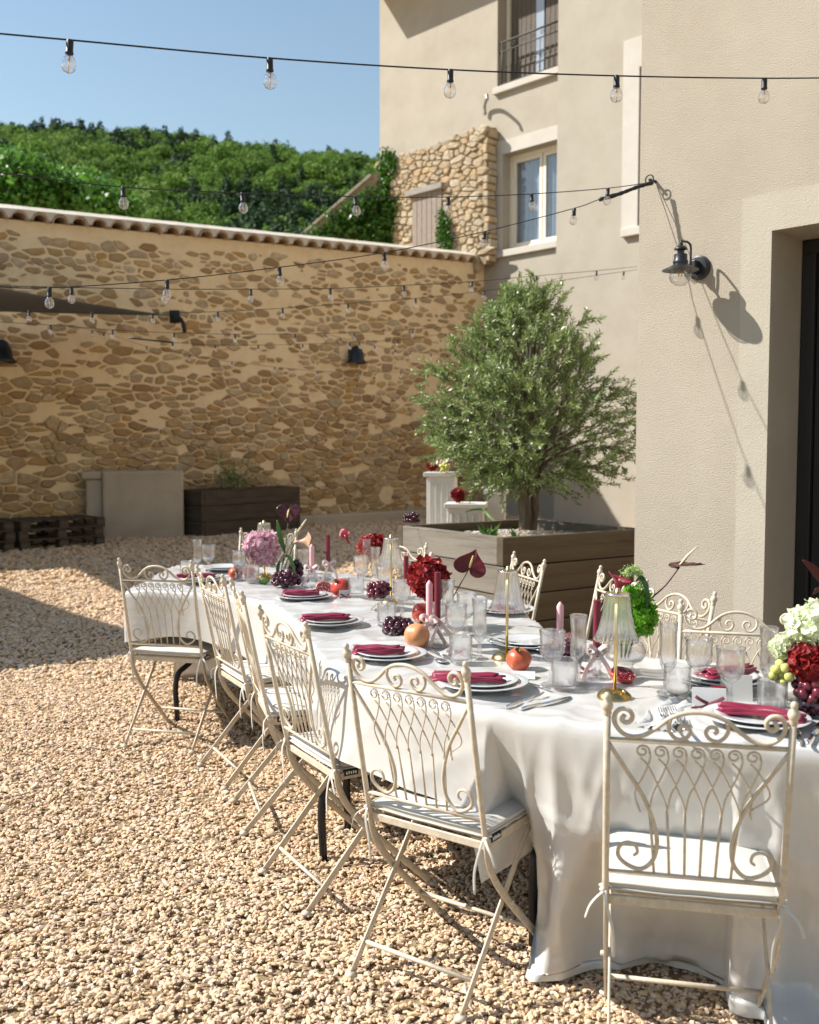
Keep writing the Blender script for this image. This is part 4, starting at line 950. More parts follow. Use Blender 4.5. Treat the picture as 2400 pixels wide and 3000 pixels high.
# pair edges by control points so the cross sections stay straight across the strip
CN = 44; Lc = cr(LE, CN); Rc = cr(RE, CN); NS = len(Lc)
def cloth_z(x, y):
    p = V((x, y, 0)); w1_ = mn.noise(V((x * 2.6 + y * 1.2, y * 5.5 - x * 2.0, 3.1)))
    w2_ = mn.noise(V((x * 7 + y * 3, y * 13 - x * 5, 9.0)))
    w3_ = 1 - abs(mn.noise(V((x * 3.1 + y * 1.1 + 4, y * 6.2 - x * 2.6, 1.7)))) * 2.2
    w4_ = 1 - abs(mn.noise(V((x * 8 - y * 3, y * 9 + x * 6, 5.5)))) * 2.4
    return .752 + .006 * w1_ + .002 * w2_ + .010 * max(0, w3_) ** 2 + .0045 * max(0, w4_) ** 2
HEMS = [(0, .0), (2, .0), (3.4, .0), (3.62, .04), (3.86, .26), (4.1, .45), (4.35, .485), (7, .49), (8.2, .47), (9.0, .44), (9.6, .50), (10.4, .52), (11, .50)]
def hem_left(i):
    t = i / CN
    for (a, ha), (b, hb) in zip(HEMS[:-1], HEMS[1:]):
        if a <= t <= b:
            k = (t - a) / (b - a); return ha + (hb - ha) * k * k * (3 - 2 * k)
    return .45
# perimeter: left edge 0..NS-1, far end, right edge NS-1..0
verts = []; faces = []
top = [[None] * (NW + 1) for _ in range(NS)]
INS = .022
for i in range(NS):
    a, b = Lc[i], Rc[i]; d = (b - a).normalized(); a2, b2 = a + d * INS, b - d * INS
    for j in range(NW + 1):
        p = a2.lerp(b2, j / NW); top[i][j] = len(verts); verts.append((p.x, p.y, cloth_z(p.x, p.y)))
for i in range(NS - 1):
    for j in range(NW): faces.append((top[i][j], top[i][j + 1], top[i + 1][j + 1], top[i + 1][j]))
per = [(top[i][0], Lc[i], hem_left(i), 0) for i in range(NS)]
for j in range(1, NW):
    p = Lc[-1].lerp(Rc[-1], j / NW); per.append((top[NS - 1][j], p, .50 - .30 * (j / NW), 1))
per += [(top[i][NW], Rc[i], .01, 2) for i in range(NS - 1, -1, -1)]
Pp = [q[1] for q in per]; arc = [0]
for a, b in zip(Pp[:-1], Pp[1:]): arc.append(arc[-1] + (b - a).length)
def nrm(k):
    a = Pp[max(0, k - 3)]; b = Pp[min(len(Pp) - 1, k + 3)]; t = (b - a).normalized(); return V((-t.y, t.x, 0))
ROWS = 46; cols = []
hem_s = [q[2] for q in per]
for _ in range(6): hem_s = [(hem_s[max(0, k - 1)] + hem_s[k] + hem_s[min(len(per) - 1, k + 1)]) / 3 for k in range(len(per))]
Ns = [nrm(k) for k in range(len(per))]
for _ in range(12): Ns = [(Ns[max(0, k - 1)] + Ns[k] + Ns[min(len(per) - 1, k + 1)]).normalized() for k in range(len(per))]
fr_ = random.Random(12); RIDGE = []; q_ = 0.0
while q_ < arc[-1]:
    near_ = q_ < 2.9
    RIDGE.append((q_, fr_.uniform(.035, .11) * (1.5 if near_ else .8), fr_.uniform(.012, .028), fr_.uniform(.025, .085), fr_.gauss(0, .10 if not near_ else .16), fr_.uniform(.9, 1.6)))
    q_ += fr_.uniform(.06, .23)
def fold(s_, v, side):
    """outward displacement of the hanging cloth: cones that spring from the table edge and widen downward, plus shallow creases"""
    d = 0
    for c, A, w0, w1, lean, e in RIDGE:
        x = s_ - c - lean * v
        if abs(x) < .5: w = w0 + w1 * v; d += A * v ** e * math.exp(-abs(x / w) ** 1.6)
    cre = (1 - abs(mn.noise(V((s_ * 4.5 + v * 1.1, v * .55, 4)))) * 3.0)
    cre2 = (1 - abs(mn.noise(V((s_ * 11 - v * 2.6, v * 1.1, 8)))) * 3.0)
    cre3 = (1 - abs(mn.noise(V((s_ * 2.2 + v * 4.2, v * 1.6 - s_ * .6, 2)))) * 4.5)
    return d * .9 + .014 * max(0, cre) ** 1.5 * min(1, v * 3) + .005 * max(0, cre2) ** 1.5 * min(1, v * 4) + .007 * max(0, cre3) * min(1, v * 3)
for k, (ti, p, _, side) in enumerate(per):
    n = Ns[k]; s_ = arc[k]; h = hem_s[k] + (.035 * mn.noise(V((s_ * 1.7, 0, 6))) if hem_s[k] > .1 else 0)
    if h < .1: h = .0
    zt = verts[ti][2]; drop = zt - .012 - h; col = []
    onfloor = h < .1
    tuck = ({0: -.34 if s_ > 1.6 else -.22, 1: .03, 2: -.02}[side] if onfloor or side == 0 and hem_s[k] < .3 else .0)
    fs_k = min(1, (drop / .70)) ** 2.2 * (.55 if side == 0 and hem_s[k] > .15 else 1)
    for r in range(1, ROWS + 1):
        if r == 1: off, z = INS * .72 - INS, zt - .0015
        elif r == 2: off, z = .000, zt - .010
        elif r == 3: off, z = .004, zt - .028
        else:
            v = (r - 3) / (ROWS - 3)
            z = zt - .028 - (drop - .016) * v
            off = .004 + fold(s_, v, side) * fs_k + tuck * v ** 1.4
            if onfloor and v > .86:      # hem spreads and ripples on the gravel
                q = (v - .86) / .14; sp_ = .28 if side == 0 and s_ < 1.5 else .05; off += sp_ * q * (.35 + .9 * (.5 + mn.noise(V((s_ * 2.4, 1, 8))))); z = max(.02 + (.05 * q * (1.02 - q) * 4 * (.3 + abs(mn.noise(V((s_ * 5, q * 2, 3)))) * 1.6) if q < 1 else 0), z * (1 - q))
        w_ = p + n * off; col.append(len(verts)); verts.append((w_.x, w_.y, max(z, .02)))
    cols.append(col)
for k in range(len(per) - 1):
    a, b = [per[k][0]] + cols[k], [per[k + 1][0]] + cols[k + 1]
    for r in range(ROWS): faces.append((a[r], b[r], b[r + 1], a[r + 1]))
cm = MB(); cm.v = verts; cm.f = faces
cloth = obj('tablecloth', cm, 'satin'); tag(cloth, 'white satin tablecloth draped over the winding banquet table', 'tablecloth')
bmx = bmesh.new(); bmx.from_mesh(cloth.data); bmesh.ops.recalc_face_normals(bmx, faces=bmx.faces); bmx.to_mesh(cloth.data); bmx.free()
# table under the cloth
tbl = thing('banquet_table', 'winding banquet table on black folding legs hidden under white satin', 'table')
mb = MB(); n = 60; ii = [int(k * (NS - 1) / n) for k in range(n + 1)]
T = [Lc[i] + (Rc[i] - Lc[i]).normalized() * .03 for i in ii]; U = [Rc[i] - (Rc[i] - Lc[i]).normalized() * .03 for i in ii]
vs = [(p.x, p.y, z) for z in (.70, .738) for q in (T, U) for p in q]; m_ = n + 1
fs = [(2 * m_ + k, 3 * m_ + k, 3 * m_ + k + 1, 2 * m_ + k + 1) for k in range(n)] + [(k, k + 1, m_ + k + 1, m_ + k) for k in range(n)] + [(k, 2 * m_ + k, 2 * m_ + k + 1, k + 1) for k in range(n)] + [(m_ + k, m_ + k + 1, 3 * m_ + k + 1, 3 * m_ + k) for k in range(n)]
obj('tabletop', mb.add(vs, fs), 'board_top', tbl, smooth=False)
mat('leg_steel', (.018, .019, .02), rough=.4, metal=.3)
def bent_leg(foot, knee, topp):
    f = V(foot); mb = MB(); mb.tube(cr([f, f + V((0, 0, .24)), V(knee), V(topp)], 6), .0145, 10); obj('leg', mb, 'leg_steel', tbl)
def leg_at(px, py, dx, dy, kz=.24):
    g = atz(px, py, .0); bent_leg((g.x, g.y, 0), (g.x + dx * .25, g.y + dy * .25, kz + .1), (g.x + dx, g.y + dy, .69))
leg_at(948, 2521, .30, .42); leg_at(520, 2115, .34, .30); leg_at(1020, 2430, .3, .2)
leg_at(1075, 2330, .1, -.1)
for i in (63, 172):
    a, b = Lc[i], Rc[i]; d = (b - a).normalized()
    for q in (a + d * .25, b - d * .25): bent_leg((q.x, q.y, 0), (q.x + d.x * .04, q.y + d.y * .04, .34), (q.x + d.x * .1, q.y + d.y * .1, .69))
for i, off in ((338, .55), (412, .4)):
    a, b = Lc[i], Rc[i]; d = (b - a).normalized(); q = b - d * .2; bent_leg((q.x, q.y, 0), (q.x, q.y, .34), (q.x - d.x * .1, q.y - d.y * .1, .69))

# ---------------------------------------------------------------- folding bistro chair
CW = .192      # half width between posts
def back_pt(x, z, y=0.0):
    """point in the leaning plane of the backrest: z is height, the back leans away from the seat above z=.47"""
    return V((x, -.205 * max(0, z - .47) + y, z))
def zpx(px, py):   # measured on the nearest chair: picture coordinates -> backrest coordinates
    x = -CW + (px - 205) * (2 * CW / 1090); z = .825 - (py - 385 - (px - 200) * .073) * .000411; return x, z
def bcurve(pts, n=5, mirror=False, y=0.0):
    P = cr([(x, z, 0) for x, z in pts], n); return [back_pt(-p.x if mirror else p.x, p.y, y) for p in P]
def spiral(cx, cz, r0, r1, a0, turns, n=26):
    return [(cx + (r0 + (r1 - r0) * k / n) * math.cos(a0 + turns * 2 * math.pi * k / n), cz + (r0 + (r1 - r0) * k / n) * math.sin(a0 + turns * 2 * math.pi * k / n)) for k in range(n + 1)]
def make_chair():
    t = thing('folding_chair', 'chair', 'chair')
    P = 'chair_paint'
    for s_ in (-1, 1):
        x = s_ * CW
        mb = MB(); mb.tube([back_pt(x, .895), back_pt(x, .70), back_pt(x, .50), (x, .004, .455), (x, .012, .43)], .0078, 10); o = obj('back_post', mb, P, t)
        f = MB(); f.lathe([(.0078, -.012), (.0100, -.006), (.0082, -.001), (.0110, .004), (.0130, .012), (.0108, .020), (.006, .025), (.0075, .029), (.0080, .034), (.0055, .040), (.0005, .042)], 14, Matrix.Translation(back_pt(x, .893)) @ Matrix.Rotation(R(11), 4, 'X')); obj('finial', f, P, o)
        # bow leg: from the back down and forward
        mb = MB(); mb.tube(cr([(x, .010, .46), (x, .016, .40), (x, .045, .335), (x, .11, .255), (x, .19, .175), (x, .285, .082), (x, .358, .012)], 4), 1, flat=(.021, .007), side=(0, 1, 0)); o = obj('front_leg', mb, P, t)
        c = MB(); c.lathe([(.001, .0), (.016, .0), (.017, .006), (.012, .013), (.001, .015)], 12, Matrix.Translation((x, .362, .004))); obj('foot_cap', c, P, o)
        x2 = s_ * (CW - .011)
        mb = MB(); mb.tube(cr([(x2, -.088, .012), (x2, .0, .112), (x2, .09, .215), (x2, .15, .283), (x2, .215, .36), (x2, .265, .405), (x2, .30, .425)], 4), 1, flat=(.021, .007), side=(0, 1, 0)); o = obj('rear_leg', mb, P, t)
        c = MB(); c.lathe([(.001, .0), (.016, .0), (.017, .006), (.012, .013), (.001, .015)], 12, Matrix.Translation((x2, -.094, .004))); obj('foot_cap', c, P, o)
        b = MB(); b.lathe([(.0005, .008), (.006, .007), (.007, .003), (.007, -.003)], 10, Matrix.Translation((x + s_ * .004, .135, .232)) @ Matrix.Rotation(R(90) * s_, 4, 'Y')); obj('pivot_bolt', b, P, t)
        # corner scroll of the back
        S_ = [zpx(*q) for q in ((213, 405), (330, 575), (430, 722), (498, 880), (524, 1000), (503, 1105), (430, 1163), (345, 1140), (285, 1085), (290, 1028), (340, 1002), (390, 1022), (403, 1062), (380, 1082))]
        mb = MB(); mb.tube(bcurve(S_, 5, s_ > 0), [.0050] * 40 + [.0050 - .0018 * k / 25 for k in range(26)], 7); obj('side_scroll', mb, P, t)
        # tie of the cushion: a knot and two hanging ends
        kn = V((x * 1.0, .012, .452)); r = random.Random(3 + s_)
        mb = MB(); mb.sphere(kn + V((s_ * .006, -.012, 0)), .008, 8, 6, (1, .9, .8))
        mb.tube(cr([kn + V((0, -.012, 0)), kn + V((s_ * .02, -.03, -.012)), kn + V((s_ * .035, -.033, -.032)), kn + V((s_ * .045, -.03, -.062))], 4), 1, flat=(.007, .002), side=(1, .2, .4))
        mb.tube(cr([kn + V((0, -.016, 0)), kn + V((-s_ * .004, -.028, -.03)), kn + V((-s_ * .018, -.03, -.09)), kn + V((-s_ * .02, -.026, -.15))], 4), 1, flat=(.007, .002), side=(1, .3, 0))
        mb.tube([kn + V((0, -.012, .004)), kn + V((s_ * .012, .002, .004)), kn + V((0, .014, .002)), kn + V((-s_ * .012, .02, 0))], .004, 6)
        obj('tie', mb, 'tie_ribbon', t)
    mb = MB(); mb.tube([back_pt(-CW, .825), back_pt(CW, .825)], .0056, 8); obj('upper_rail', mb, P, t)
    mb = MB(); mb.tube([back_pt(-CW, .50), back_pt(CW, .50)], .0056, 8); obj('lower_rail', mb, P, t)
    # crest: curl - swoop - arch - swoop - curl, one bar
    zl = lambda px, py: zpx(px, py)
    L_ = [(-.155, .884), (-.1605, .873), (-.152, .866), (-.141, .872), (-.139, .886), (-.150, .897), (-.166, .896), (-.176, .882), (-.175, .862), (-.160, .842), (-.138, .834), (-.113, .839), (-.088, .856), (-.062, .879), (-.034, .893), (0, .898)]
    C_ = L_ + [(-x, z) for x, z in L_[-2::-1]]
    mb = MB(); mb.tube(bcurve(C_, 5), .0054, 8); obj('crest_rail', mb, P, t)
    H_ = [(-.058, .878), (-.062, .862), (-.056, .845), (-.041, .834), (-.024, .839), (-.016, .853), (-.022, .865), (-.034, .866), (-.039, .857), (-.034, .851)]
    for s_ in (-1, 1):
        mb = MB(); mb.tube(bcurve(H_, 5, s_ > 0, -.002), .0045, 7); obj('heart_scroll', mb, P, t)
    # lattice: seven curls, ogee wires, upright bars
    p = .0385; x0 = -.1155
    for i in range(7):
        cx = x0 + i * p; cz = .801
        sp_ = spiral(cx, cz, .005, .0155, 2.0, -1.35, 22)
        mb = MB(); mb.tube([back_pt(a, b, -.001) for a, b in sp_], .0026, 6); o = obj('lattice_curl', mb, P, t)
        # right going wire and left going wire
        mb = MB(); e = (cx + 1.42 * p, .655)
        e = (min(e[0], .118), e[1])
        mb.tube(bcurve([(cx - .004, cz - .016), (cx + .35 * p, .765), (cx + 1.0 * p, .712), (e[0] - .002, .675), e], 4), .0022, 5)
        e2 = (max(cx - .56 * p, -.118), .655)
        mb.tube(bcurve([(cx + .0155, cz - .002), (cx + .016, cz - .018), (cx + .1 * p, .745), (cx - .38 * p, .70), e2], 4, False, -.003), .0022, 5)
        obj('lattice_wire', mb, P, t)
    for k in range(6):
        bx = x0 + (k + .44) * p
        mb = MB(); mb.tube([back_pt(bx, .66), back_pt(bx * .92, .58), back_pt(bx * .86, .50)], .0031, 6); obj('upright_bar', mb, P, t)
    # seat frame, slats, stretchers
    mb = MB()
    for s_ in (-1, 1): mb.tube([(s_ * (CW - .004), .012, .428), (s_ * (CW - .012), .372, .43)], 1, flat=(.022, .008), side=(0, 0, 1))
    mb.tube([(-CW, .014, .425), (CW, .014, .425)], 1, flat=(.022, .008), side=(0, 0, 1)); mb.tube([(-CW + .01, .372, .43), (CW - .01, .372, .43)], 1, flat=(.022, .008), side=(0, 0, 1))
    obj('seat_frame', mb, P, t, smooth=False)
    for k in range(5): obj('seat_slat', MB().box(-CW + .012, CW - .012, .045 + k * .064, .075 + k * .064, .428, .434), P, t, smooth=False)
    for y, z, xx in ((-.030, .078, CW - .012), (.255, .112, CW)):
        mb = MB(); mb.tube([(-xx, y, z), (xx, y, z)], .0064, 8); obj('stretcher', mb, P, t)
    # cushion: soft box with piping
    n = 18; vs = []; fs = []
    def cush(u, v, top):
        x = (u - .5) * 2; y = (v - .5) * 2; ex = 8
        e = max(abs(x), abs(y)); edge = (1 - e ** 6) ** .5 if e < 1 else 0
        w_ = CW - .006; px = x * w_ * (1 - .012 * (abs(y) ** 4)); py = .195 + y * .185 * (1 - .015 * abs(x) ** 4)
        th = .021 * (.42 + .58 * edge) + .002 * mn.noise(V((u * 4, v * 4, 0 if top else 5)))
        return (px, py, .457 + (th if top else -th))
    for top_ in (1, 0):
        for i in range(n + 1):
            for j in range(n + 1): vs.append(cush(i / n, j / n, top_))
    m2 = (n + 1) ** 2
    for i in range(n):
        for j in range(n):
            a, b, c, d = i * (n + 1) + j, (i + 1) * (n + 1) + j, (i + 1) * (n + 1) + j + 1, i * (n + 1) + j + 1
            fs.append((a, b, c, d)); fs.append((m2 + a, m2 + d, m2 + c, m2 + b))
    ed = [i * (n + 1) for i in range(n + 1)] + [n * (n + 1) + j for j in range(1, n + 1)] + [i * (n + 1) + n for i in range(n - 1, -1, -1)] + [j for j in range(n - 1, 0, -1)]
    for a, b in zip(ed, ed[1:] + ed[:1]): fs.append((a, m2 + a, m2 + b, b))
    cu = obj('cushion', MB().add(vs, fs), 'cushion', t, auto=50)
    mb = MB(); q = [V(vs[k]) for k in ed]
    for dz in (.0, -.0145): mb.tube([p_ + V((p_.x * .012, (p_.y - .195) * .012, dz)) for p_ in q + q[:1]], .0028, 5, cap=False)
    obj('piping', mb, 'cushion', cu)
    mb = MB(); mb.box(CW - .008, CW + .001, .035, .085, .428, .446); lt = obj('label_tag', mb, 'tag_black', cu, smooth=False)
    for k in range(5): obj('tag_mark', MB().box(CW + .0012, CW + .0022, .042 + k * .008, .046 + k * .008, .433, .441 + .002 * (k % 2)), 'tag_white', None, smooth=False).parent = t
    return t
proto_chair = make_chair()
# the copies below share this chair's meshes; (x, y) is the foot of the back posts, ang the direction of the back rail
CH = [('A', .628, 2.14, -12, 'ivory iron folding chair pulled to the floor-length cloth fold opposite the tall fruit pile'),
      ('B', .012, 2.60, -36, 'ivory iron folding chair with cloth hem lying on its seat, its tie dangling far down'),
      ('C', -.372, 3.21, -60, 'ivory iron folding chair beside the black bent table leg, sunlit seat with lattice shadow'),
      ('D', -.63, 3.87, -74, 'ivory iron folding chair seen edge-on, squeezed between two other side chairs'),
      ('E', -.835, 4.36, -62, 'ivory iron folding chair overlapping the corner chair of the far table end'),
      ('F', -1.205, 4.78, -15, 'ivory iron folding chair at the far table end by the hanging cloth corner'),
      ('G', .545, 4.89, 106, 'ivory iron folding chair in front of the planter corner behind a dark anthurium'),
      ('H', .86, 4.27, 103, 'ivory iron folding chair before the dark side of the planter near the green hydrangea'),
      ('I', 1.0, 3.80, 116, 'ivory iron folding chair behind the green hydrangea vase'),
      ('J', 1.12, 3.36, 162, 'ivory iron folding chair across from the tall fruit pile, before the rendered wing'),
      ('K', -.08, 5.64, 138, 'ivory iron folding chair before the pale side of the planter, behind the far lamp'),
      ('L', -.94, 6.50, 168, 'ivory iron folding chair behind the pink hydrangea')]
for k, (nm, x, y, a, lab) in enumerate(CH):
    c = proto_chair if k == 0 else copy_tree(proto_chair)
    A_ = R(a); c.rotation_euler = (0, 0, A_); off = V((-math.sin(A_), math.cos(A_), 0)) * .045
    c.location = V((x, y, .006)) + off; c['label'] = lab; c['group'] = 'folding chairs around the winding table'
# ================================================================== things on the table
crystal('crystal', (1.0, 1.0, 1.0), .34, .03, 1.13, 1.0, .012); crystal('crystal_clear', (1, 1, 1.0), .4, .02, 1.15, .5, 0)
mat('china', (.533, .542, .550), rough=.16, spec=.6, coat=.3)
mat('burgundy_satin', (.22, .010, .040), (.16, .006, .028), ns=9, rough=.36, sheen=.1, spec=.55, bump=.15, bs=120, bdist=.002)
mat('white_linen', (.521, .517, .512), rough=.5, sheen=.3, bump=.2, bs=200, bdist=.002)
mat('brass', (.60, .42, .17), (.52, .35, .13), ns=12, rough=.24, metal=1)
mat('brass_gloss', (.62, .47, .22), rough=.3, metal=1)
mat('silver', (.78, .78, .77), rough=.16, metal=1)
mat('candle_red', (.17, .012, .03), (.14, .01, .026), ns=5, rough=.5, sss=.1)
mat('candle_pink', (.74, .42, .44), (.70, .39, .41), ns=5, rough=.5, sss=.25)
mat('wick', (.05, .04, .03), rough=.9)
mat('pink_ribbon', (.78, .60, .57), rough=.55, sheen=.3); MATS['pink_ribbon'].node_tree.nodes['Principled BSDF'].inputs['Alpha'].default_value = .9
mat('velvet', (.12, .006, .014), rough=.8, sheen=.9)
mat('card', (.568, .563, .555), rough=.8); mat('card_red', (.62, .05, .05), rough=.7)
mat('pomegranate', (.52, .085, .03), (.62, .22, .07), ns=5, rough=.33, spec=.5, coat=.2, c3=(.34, .02, .018), ns3=3, amt3=.85, bump=.1, bs=60, bdist=.002)
mat('pomegranate_pale', (.66, .25, .10), (.55, .09, .04), ns=4, rough=.38, spec=.5, coat=.15, c3=(.62, .40, .17), ns3=7, amt3=.6, bump=.12, bs=60, bdist=.002)
mat('pomegranate_red', (.50, .03, .028), (.42, .015, .02), ns=4, rough=.28, spec=.5, coat=.3, c3=(.62, .18, .07), ns3=5, amt3=.4)
mat('calyx', (.16, .09, .04), (.30, .16, .07), ns=30, rough=.8)
mat('aril', (.20, .006, .02), rough=.2, sss=.2); mat('pith', (.66, .36, .28), (.5, .16, .14), ns=20, rough=.7)
mat('grape', (.1, .01, .02), rough=.2, spec=.5, coat=.15, sss=.08, ramp=[(.085, .008, .022), (.15, .016, .030), (.05, .005, .018), (.19, .025, .03), (.11, .012, .028)], c2=(.13, .03, .05), ns=60)
mat('grape_dark', (.04, .01, .02), rough=.2, spec=.5, coat=.15, ramp=[(.045, .006, .018), (.03, .005, .014), (.075, .010, .022), (.055, .008, .02)], c2=(.06, .02, .035), ns=60)
mat('grape_green', (.5, .52, .12), rough=.25, sss=.3, ramp=[(.50, .50, .13), (.58, .58, .2), (.44, .46, .1)])
mat('stem_green', (.10, .20, .04), (.07, .14, .03), ns=12, rough=.5); mat('stem_brown', (.15, .09, .05), rough=.8); mat('stem_dark', (.07, .02, .025), rough=.5)
leafmat('petal_pink', [(.70, .42, .50), (.74, .52, .58), (.66, .34, .44), (.76, .60, .64)], rough=.6, translucent=.35, spec=.2)
leafmat('petal_red', [(.24, .012, .014), (.32, .018, .018), (.16, .008, .012), (.38, .035, .03), (.22, .02, .022)], rough=.45, translucent=.25, spec=.3)
leafmat('petal_coral', [(.55, .10, .10), (.45, .05, .06), (.62, .2, .18)], rough=.5, translucent=.3, spec=.3)
leafmat('petal_white', [(.80, .82, .70), (.78, .84, .55), (.84, .84, .78), (.66, .78, .40)], rough=.6, translucent=.35, spec=.2)
leafmat('petal_green', [(.16, .42, .02), (.22, .52, .03), (.12, .34, .02), (.30, .58, .06)], rough=.4, translucent=.4)
leafmat('tassel_green', [(.45, .58, .22), (.52, .64, .3), (.38, .52, .18)], rough=.6, translucent=.3)
mat('anthurium', (.060, .004, .008), (.04, .003, .006), ns=10, rough=.36, spec=.45, coat=.12, bump=.25, bs=55, bdist=.004)
mat('anthurium_red', (.12, .005, .009), (.075, .003, .006), ns=9, rough=.4, spec=.4, coat=.08, bump=.25, bs=50, bdist=.004)
mat('spadix', (.62, .55, .22), rough=.6); mat('spadix_pale', (.66, .60, .42), rough=.6)
mat('calla_red', (.26, .010, .035), (.17, .006, .022), ns=7, rough=.4, sss=.1); mat('calla_brown', (.42, .28, .17), (.30, .12, .12), ns=8, rough=.42)
leafmat('leaf_green', [(.10, .24, .05), (.14, .30, .07)], rough=.4, translucent=.3); leafmat('leaf_dark', [(.03, .10, .025), (.04, .12, .03)], rough=.35, translucent=.2)
leafmat('leaf_burgundy', [(.05, .008, .012), (.08, .012, .016)], rough=.35, translucent=.2)
mat('water', (.9, .95, .95), rough=0, trans=1, ior=1.33)

def tab(px, py, dz=0):
    z = .752
    for _ in range(4): p = atz(px, py, z); z = cloth_z(p.x, p.y)
    p.z = z + dz; return p
LZ = .001
# ---- glassware sources
def cutmod(n, amp, z0, z1, dia=False, k=0):
    def f(th, r, z):
        if z < z0 or z > z1: return 1
        e = min(1, (z - z0) / .006, (z1 - z) / .006)
        if dia: return 1 + amp * e * (abs(math.sin(n * th / 2 + k * z)) + abs(math.sin(n * th / 2 - k * z)) - 1.2)
        return 1 + amp * e * (abs(math.sin(n * th / 2)) - .6)
    return f
def both(f, g): return lambda th, r, z: f(th, r, z) * g(th, r, z)
def vessel(outer, inner, mod, seg=72):
    mb = MB(); mb.lathe(outer, seg, mod=mod); o = len(mb.v)
    mb.lathe(inner[::-1], seg)
    n = len(outer); a = (n - 1) * seg
    mb.f += [(a + k, a + (k + 1) % seg, o + (k + 1) % seg, o + k) for k in range(seg)]
    return mb
def lin_prof(pts, n=5):
    out = []
    for (a, b), (c, d) in zip(pts[:-1], pts[1:]): out += [(a + (c - a) * k / n, b + (d - b) * k / n) for k in range(n)]
    return out + [pts[-1]]
tum = vessel(lin_prof([(.0006, 0), (.030, 0), (.0345, .005), (.0375, .03), (.0385, .05), (.0385, .092)], 7), [(.0006, .013), (.028, .014), (.0335, .022), (.0365, .09), (.0375, .0925)], both(cutmod(14, .06, .006, .050, True, 45), cutmod(16, .045, .05, .078)))
TUM = tum.mesh('tumbler'); TUM.materials.append(MATS['crystal'])
gb = vessel(lin_prof([(.0045, .066), (.012, .070), (.026, .082), (.035, .098), (.0375, .115), (.0365, .135), (.0395, .166)], 6), [(.0006, .078), (.022, .086), (.032, .10), (.035, .118), (.0345, .136), (.0378, .166)], both(cutmod(14, .06, .07, .112, True, 50), cutmod(12, .05, .114, .150)))
GOB = gb.mesh('bowl'); GOB.materials.append(MATS['crystal'])
sb = MB(); sb.lathe([(.0006, 0), (.034, 0), (.0345, .003), (.02, .007), (.008, .014), (.0055, .025), (.009, .034), (.0065, .042), (.0048, .055), (.0062, .064), (.0045, .066)], 24, mod=cutmod(12, .08, .002, .012)); GST = sb.mesh('stem'); GST.materials.append(MATS['crystal'])
fb = vessel(lin_prof([(.0045, .058), (.014, .066), (.0225, .085), (.0245, .11), (.0225, .14), (.0225, .165), (.0270, .208)], 6), [(.0006, .072), (.017, .088), (.022, .11), (.0202, .14), (.0203, .165), (.0255, .208)], both(cutmod(12, .07, .06, .118, True, 50), cutmod(12, .06, .12, .195)))
FLU = fb.mesh('bowl'); FLU.materials.append(MATS['crystal'])
fs_ = MB(); fs_.lathe([(.0006, 0), (.031, 0), (.0315, .003), (.016, .007), (.007, .014), (.0052, .028), (.0085, .036), (.0055, .046), (.0045, .058)], 24, mod=cutmod(12, .08, .002, .012)); FST = fs_.mesh('stem'); FST.materials.append(MATS['crystal'])
NAMES = {'T': ('crystal_tumbler', 'cut crystal tumbler', 'tumbler'), 'G': ('crystal_goblet', 'cut crystal wine goblet', 'wine glass'), 'F': ('crystal_flute', 'tall cut crystal flute', 'flute glass')}
def glass(kind, px, py, where):
    p = tab(px, py, LZ); nm, lab, cat = NAMES[kind]; rz = random.random() * 6
    if kind == 'T':
        o = obj(nm, TUM, None, loc=p, rot=(0, 0, rz)); tag(o, lab + ' ' + where, cat, 'crystal glasses on the table'); return
    t = thing(nm, lab + ' ' + where, cat, p, rz, 'crystal glasses on the table')
    a, b = (GOB, GST) if kind == 'G' else (FLU, FST)
    obj('bowl', a, None, t); obj('stem', b, None, t)
for g in (('T', 1654, 2022, 'by the halved pomegranate and the lamp'), ('G', 1617, 2003, 'before the single pink candle'), ('F', 1694, 2002, 'next to the ribboned burgundy candle'),
          ('F', 1956, 2032, 'at the end of the white napkin'), ('T', 1984, 2040, 'beside the white napkin with forks'), ('G', 2046, 2034, 'in front of the stacked plates with a burgundy napkin'), ('G', 2138, 2072, 'before the blank white menu card'),
          ('F', 2250, 2048, 'between the grape pile and the stacked plates'), ('T', 2262, 2088, 'touching the big grape pile'),
          ('T', 1350, 1944, 'by the card with a thin red bow'), ('G', 1336, 1908, 'behind the tumbler and the red bow card'), ('F', 1405, 1932, 'facing the whole pomegranate under the lamp'), ('F', 1312, 1858, 'under the big red anthurium'), ('G', 1367, 1864, 'under the stem of the red anthurium'),
          ('T', 1133, 1834, 'between the cake stand and the dark grapes'), ('G', 1178, 1822, 'in front of the crimson hydrangea'), ('G', 1126, 1752, 'behind the cake stand of grapes'),
          ('G', 1058, 1728, 'near the scarlet calla stem'), ('F', 1100, 1724, 'beside the fluted shade behind the cake stand'), ('T', 1044, 1748, 'beside the shiny red pomegranate'), ('F', 1074, 1690, 'in front of the coral bloom'),
          ('G', 888, 1698, 'behind the dark hanging grapes'), ('F', 843, 1684, 'behind the stem of the near-black anthurium'), ('G', 702, 1704, 'next to the pink hydrangea'), ('T', 739, 1708, 'in front of the pink hydrangea'), ('T', 706, 1700, 'by the little pale pomegranate'),
          ('T', 549, 1694, 'at the far table end'), ('F', 579, 1690, 'at the far table end'), ('G', 611, 1682, 'at the far table end')): glass(*g)
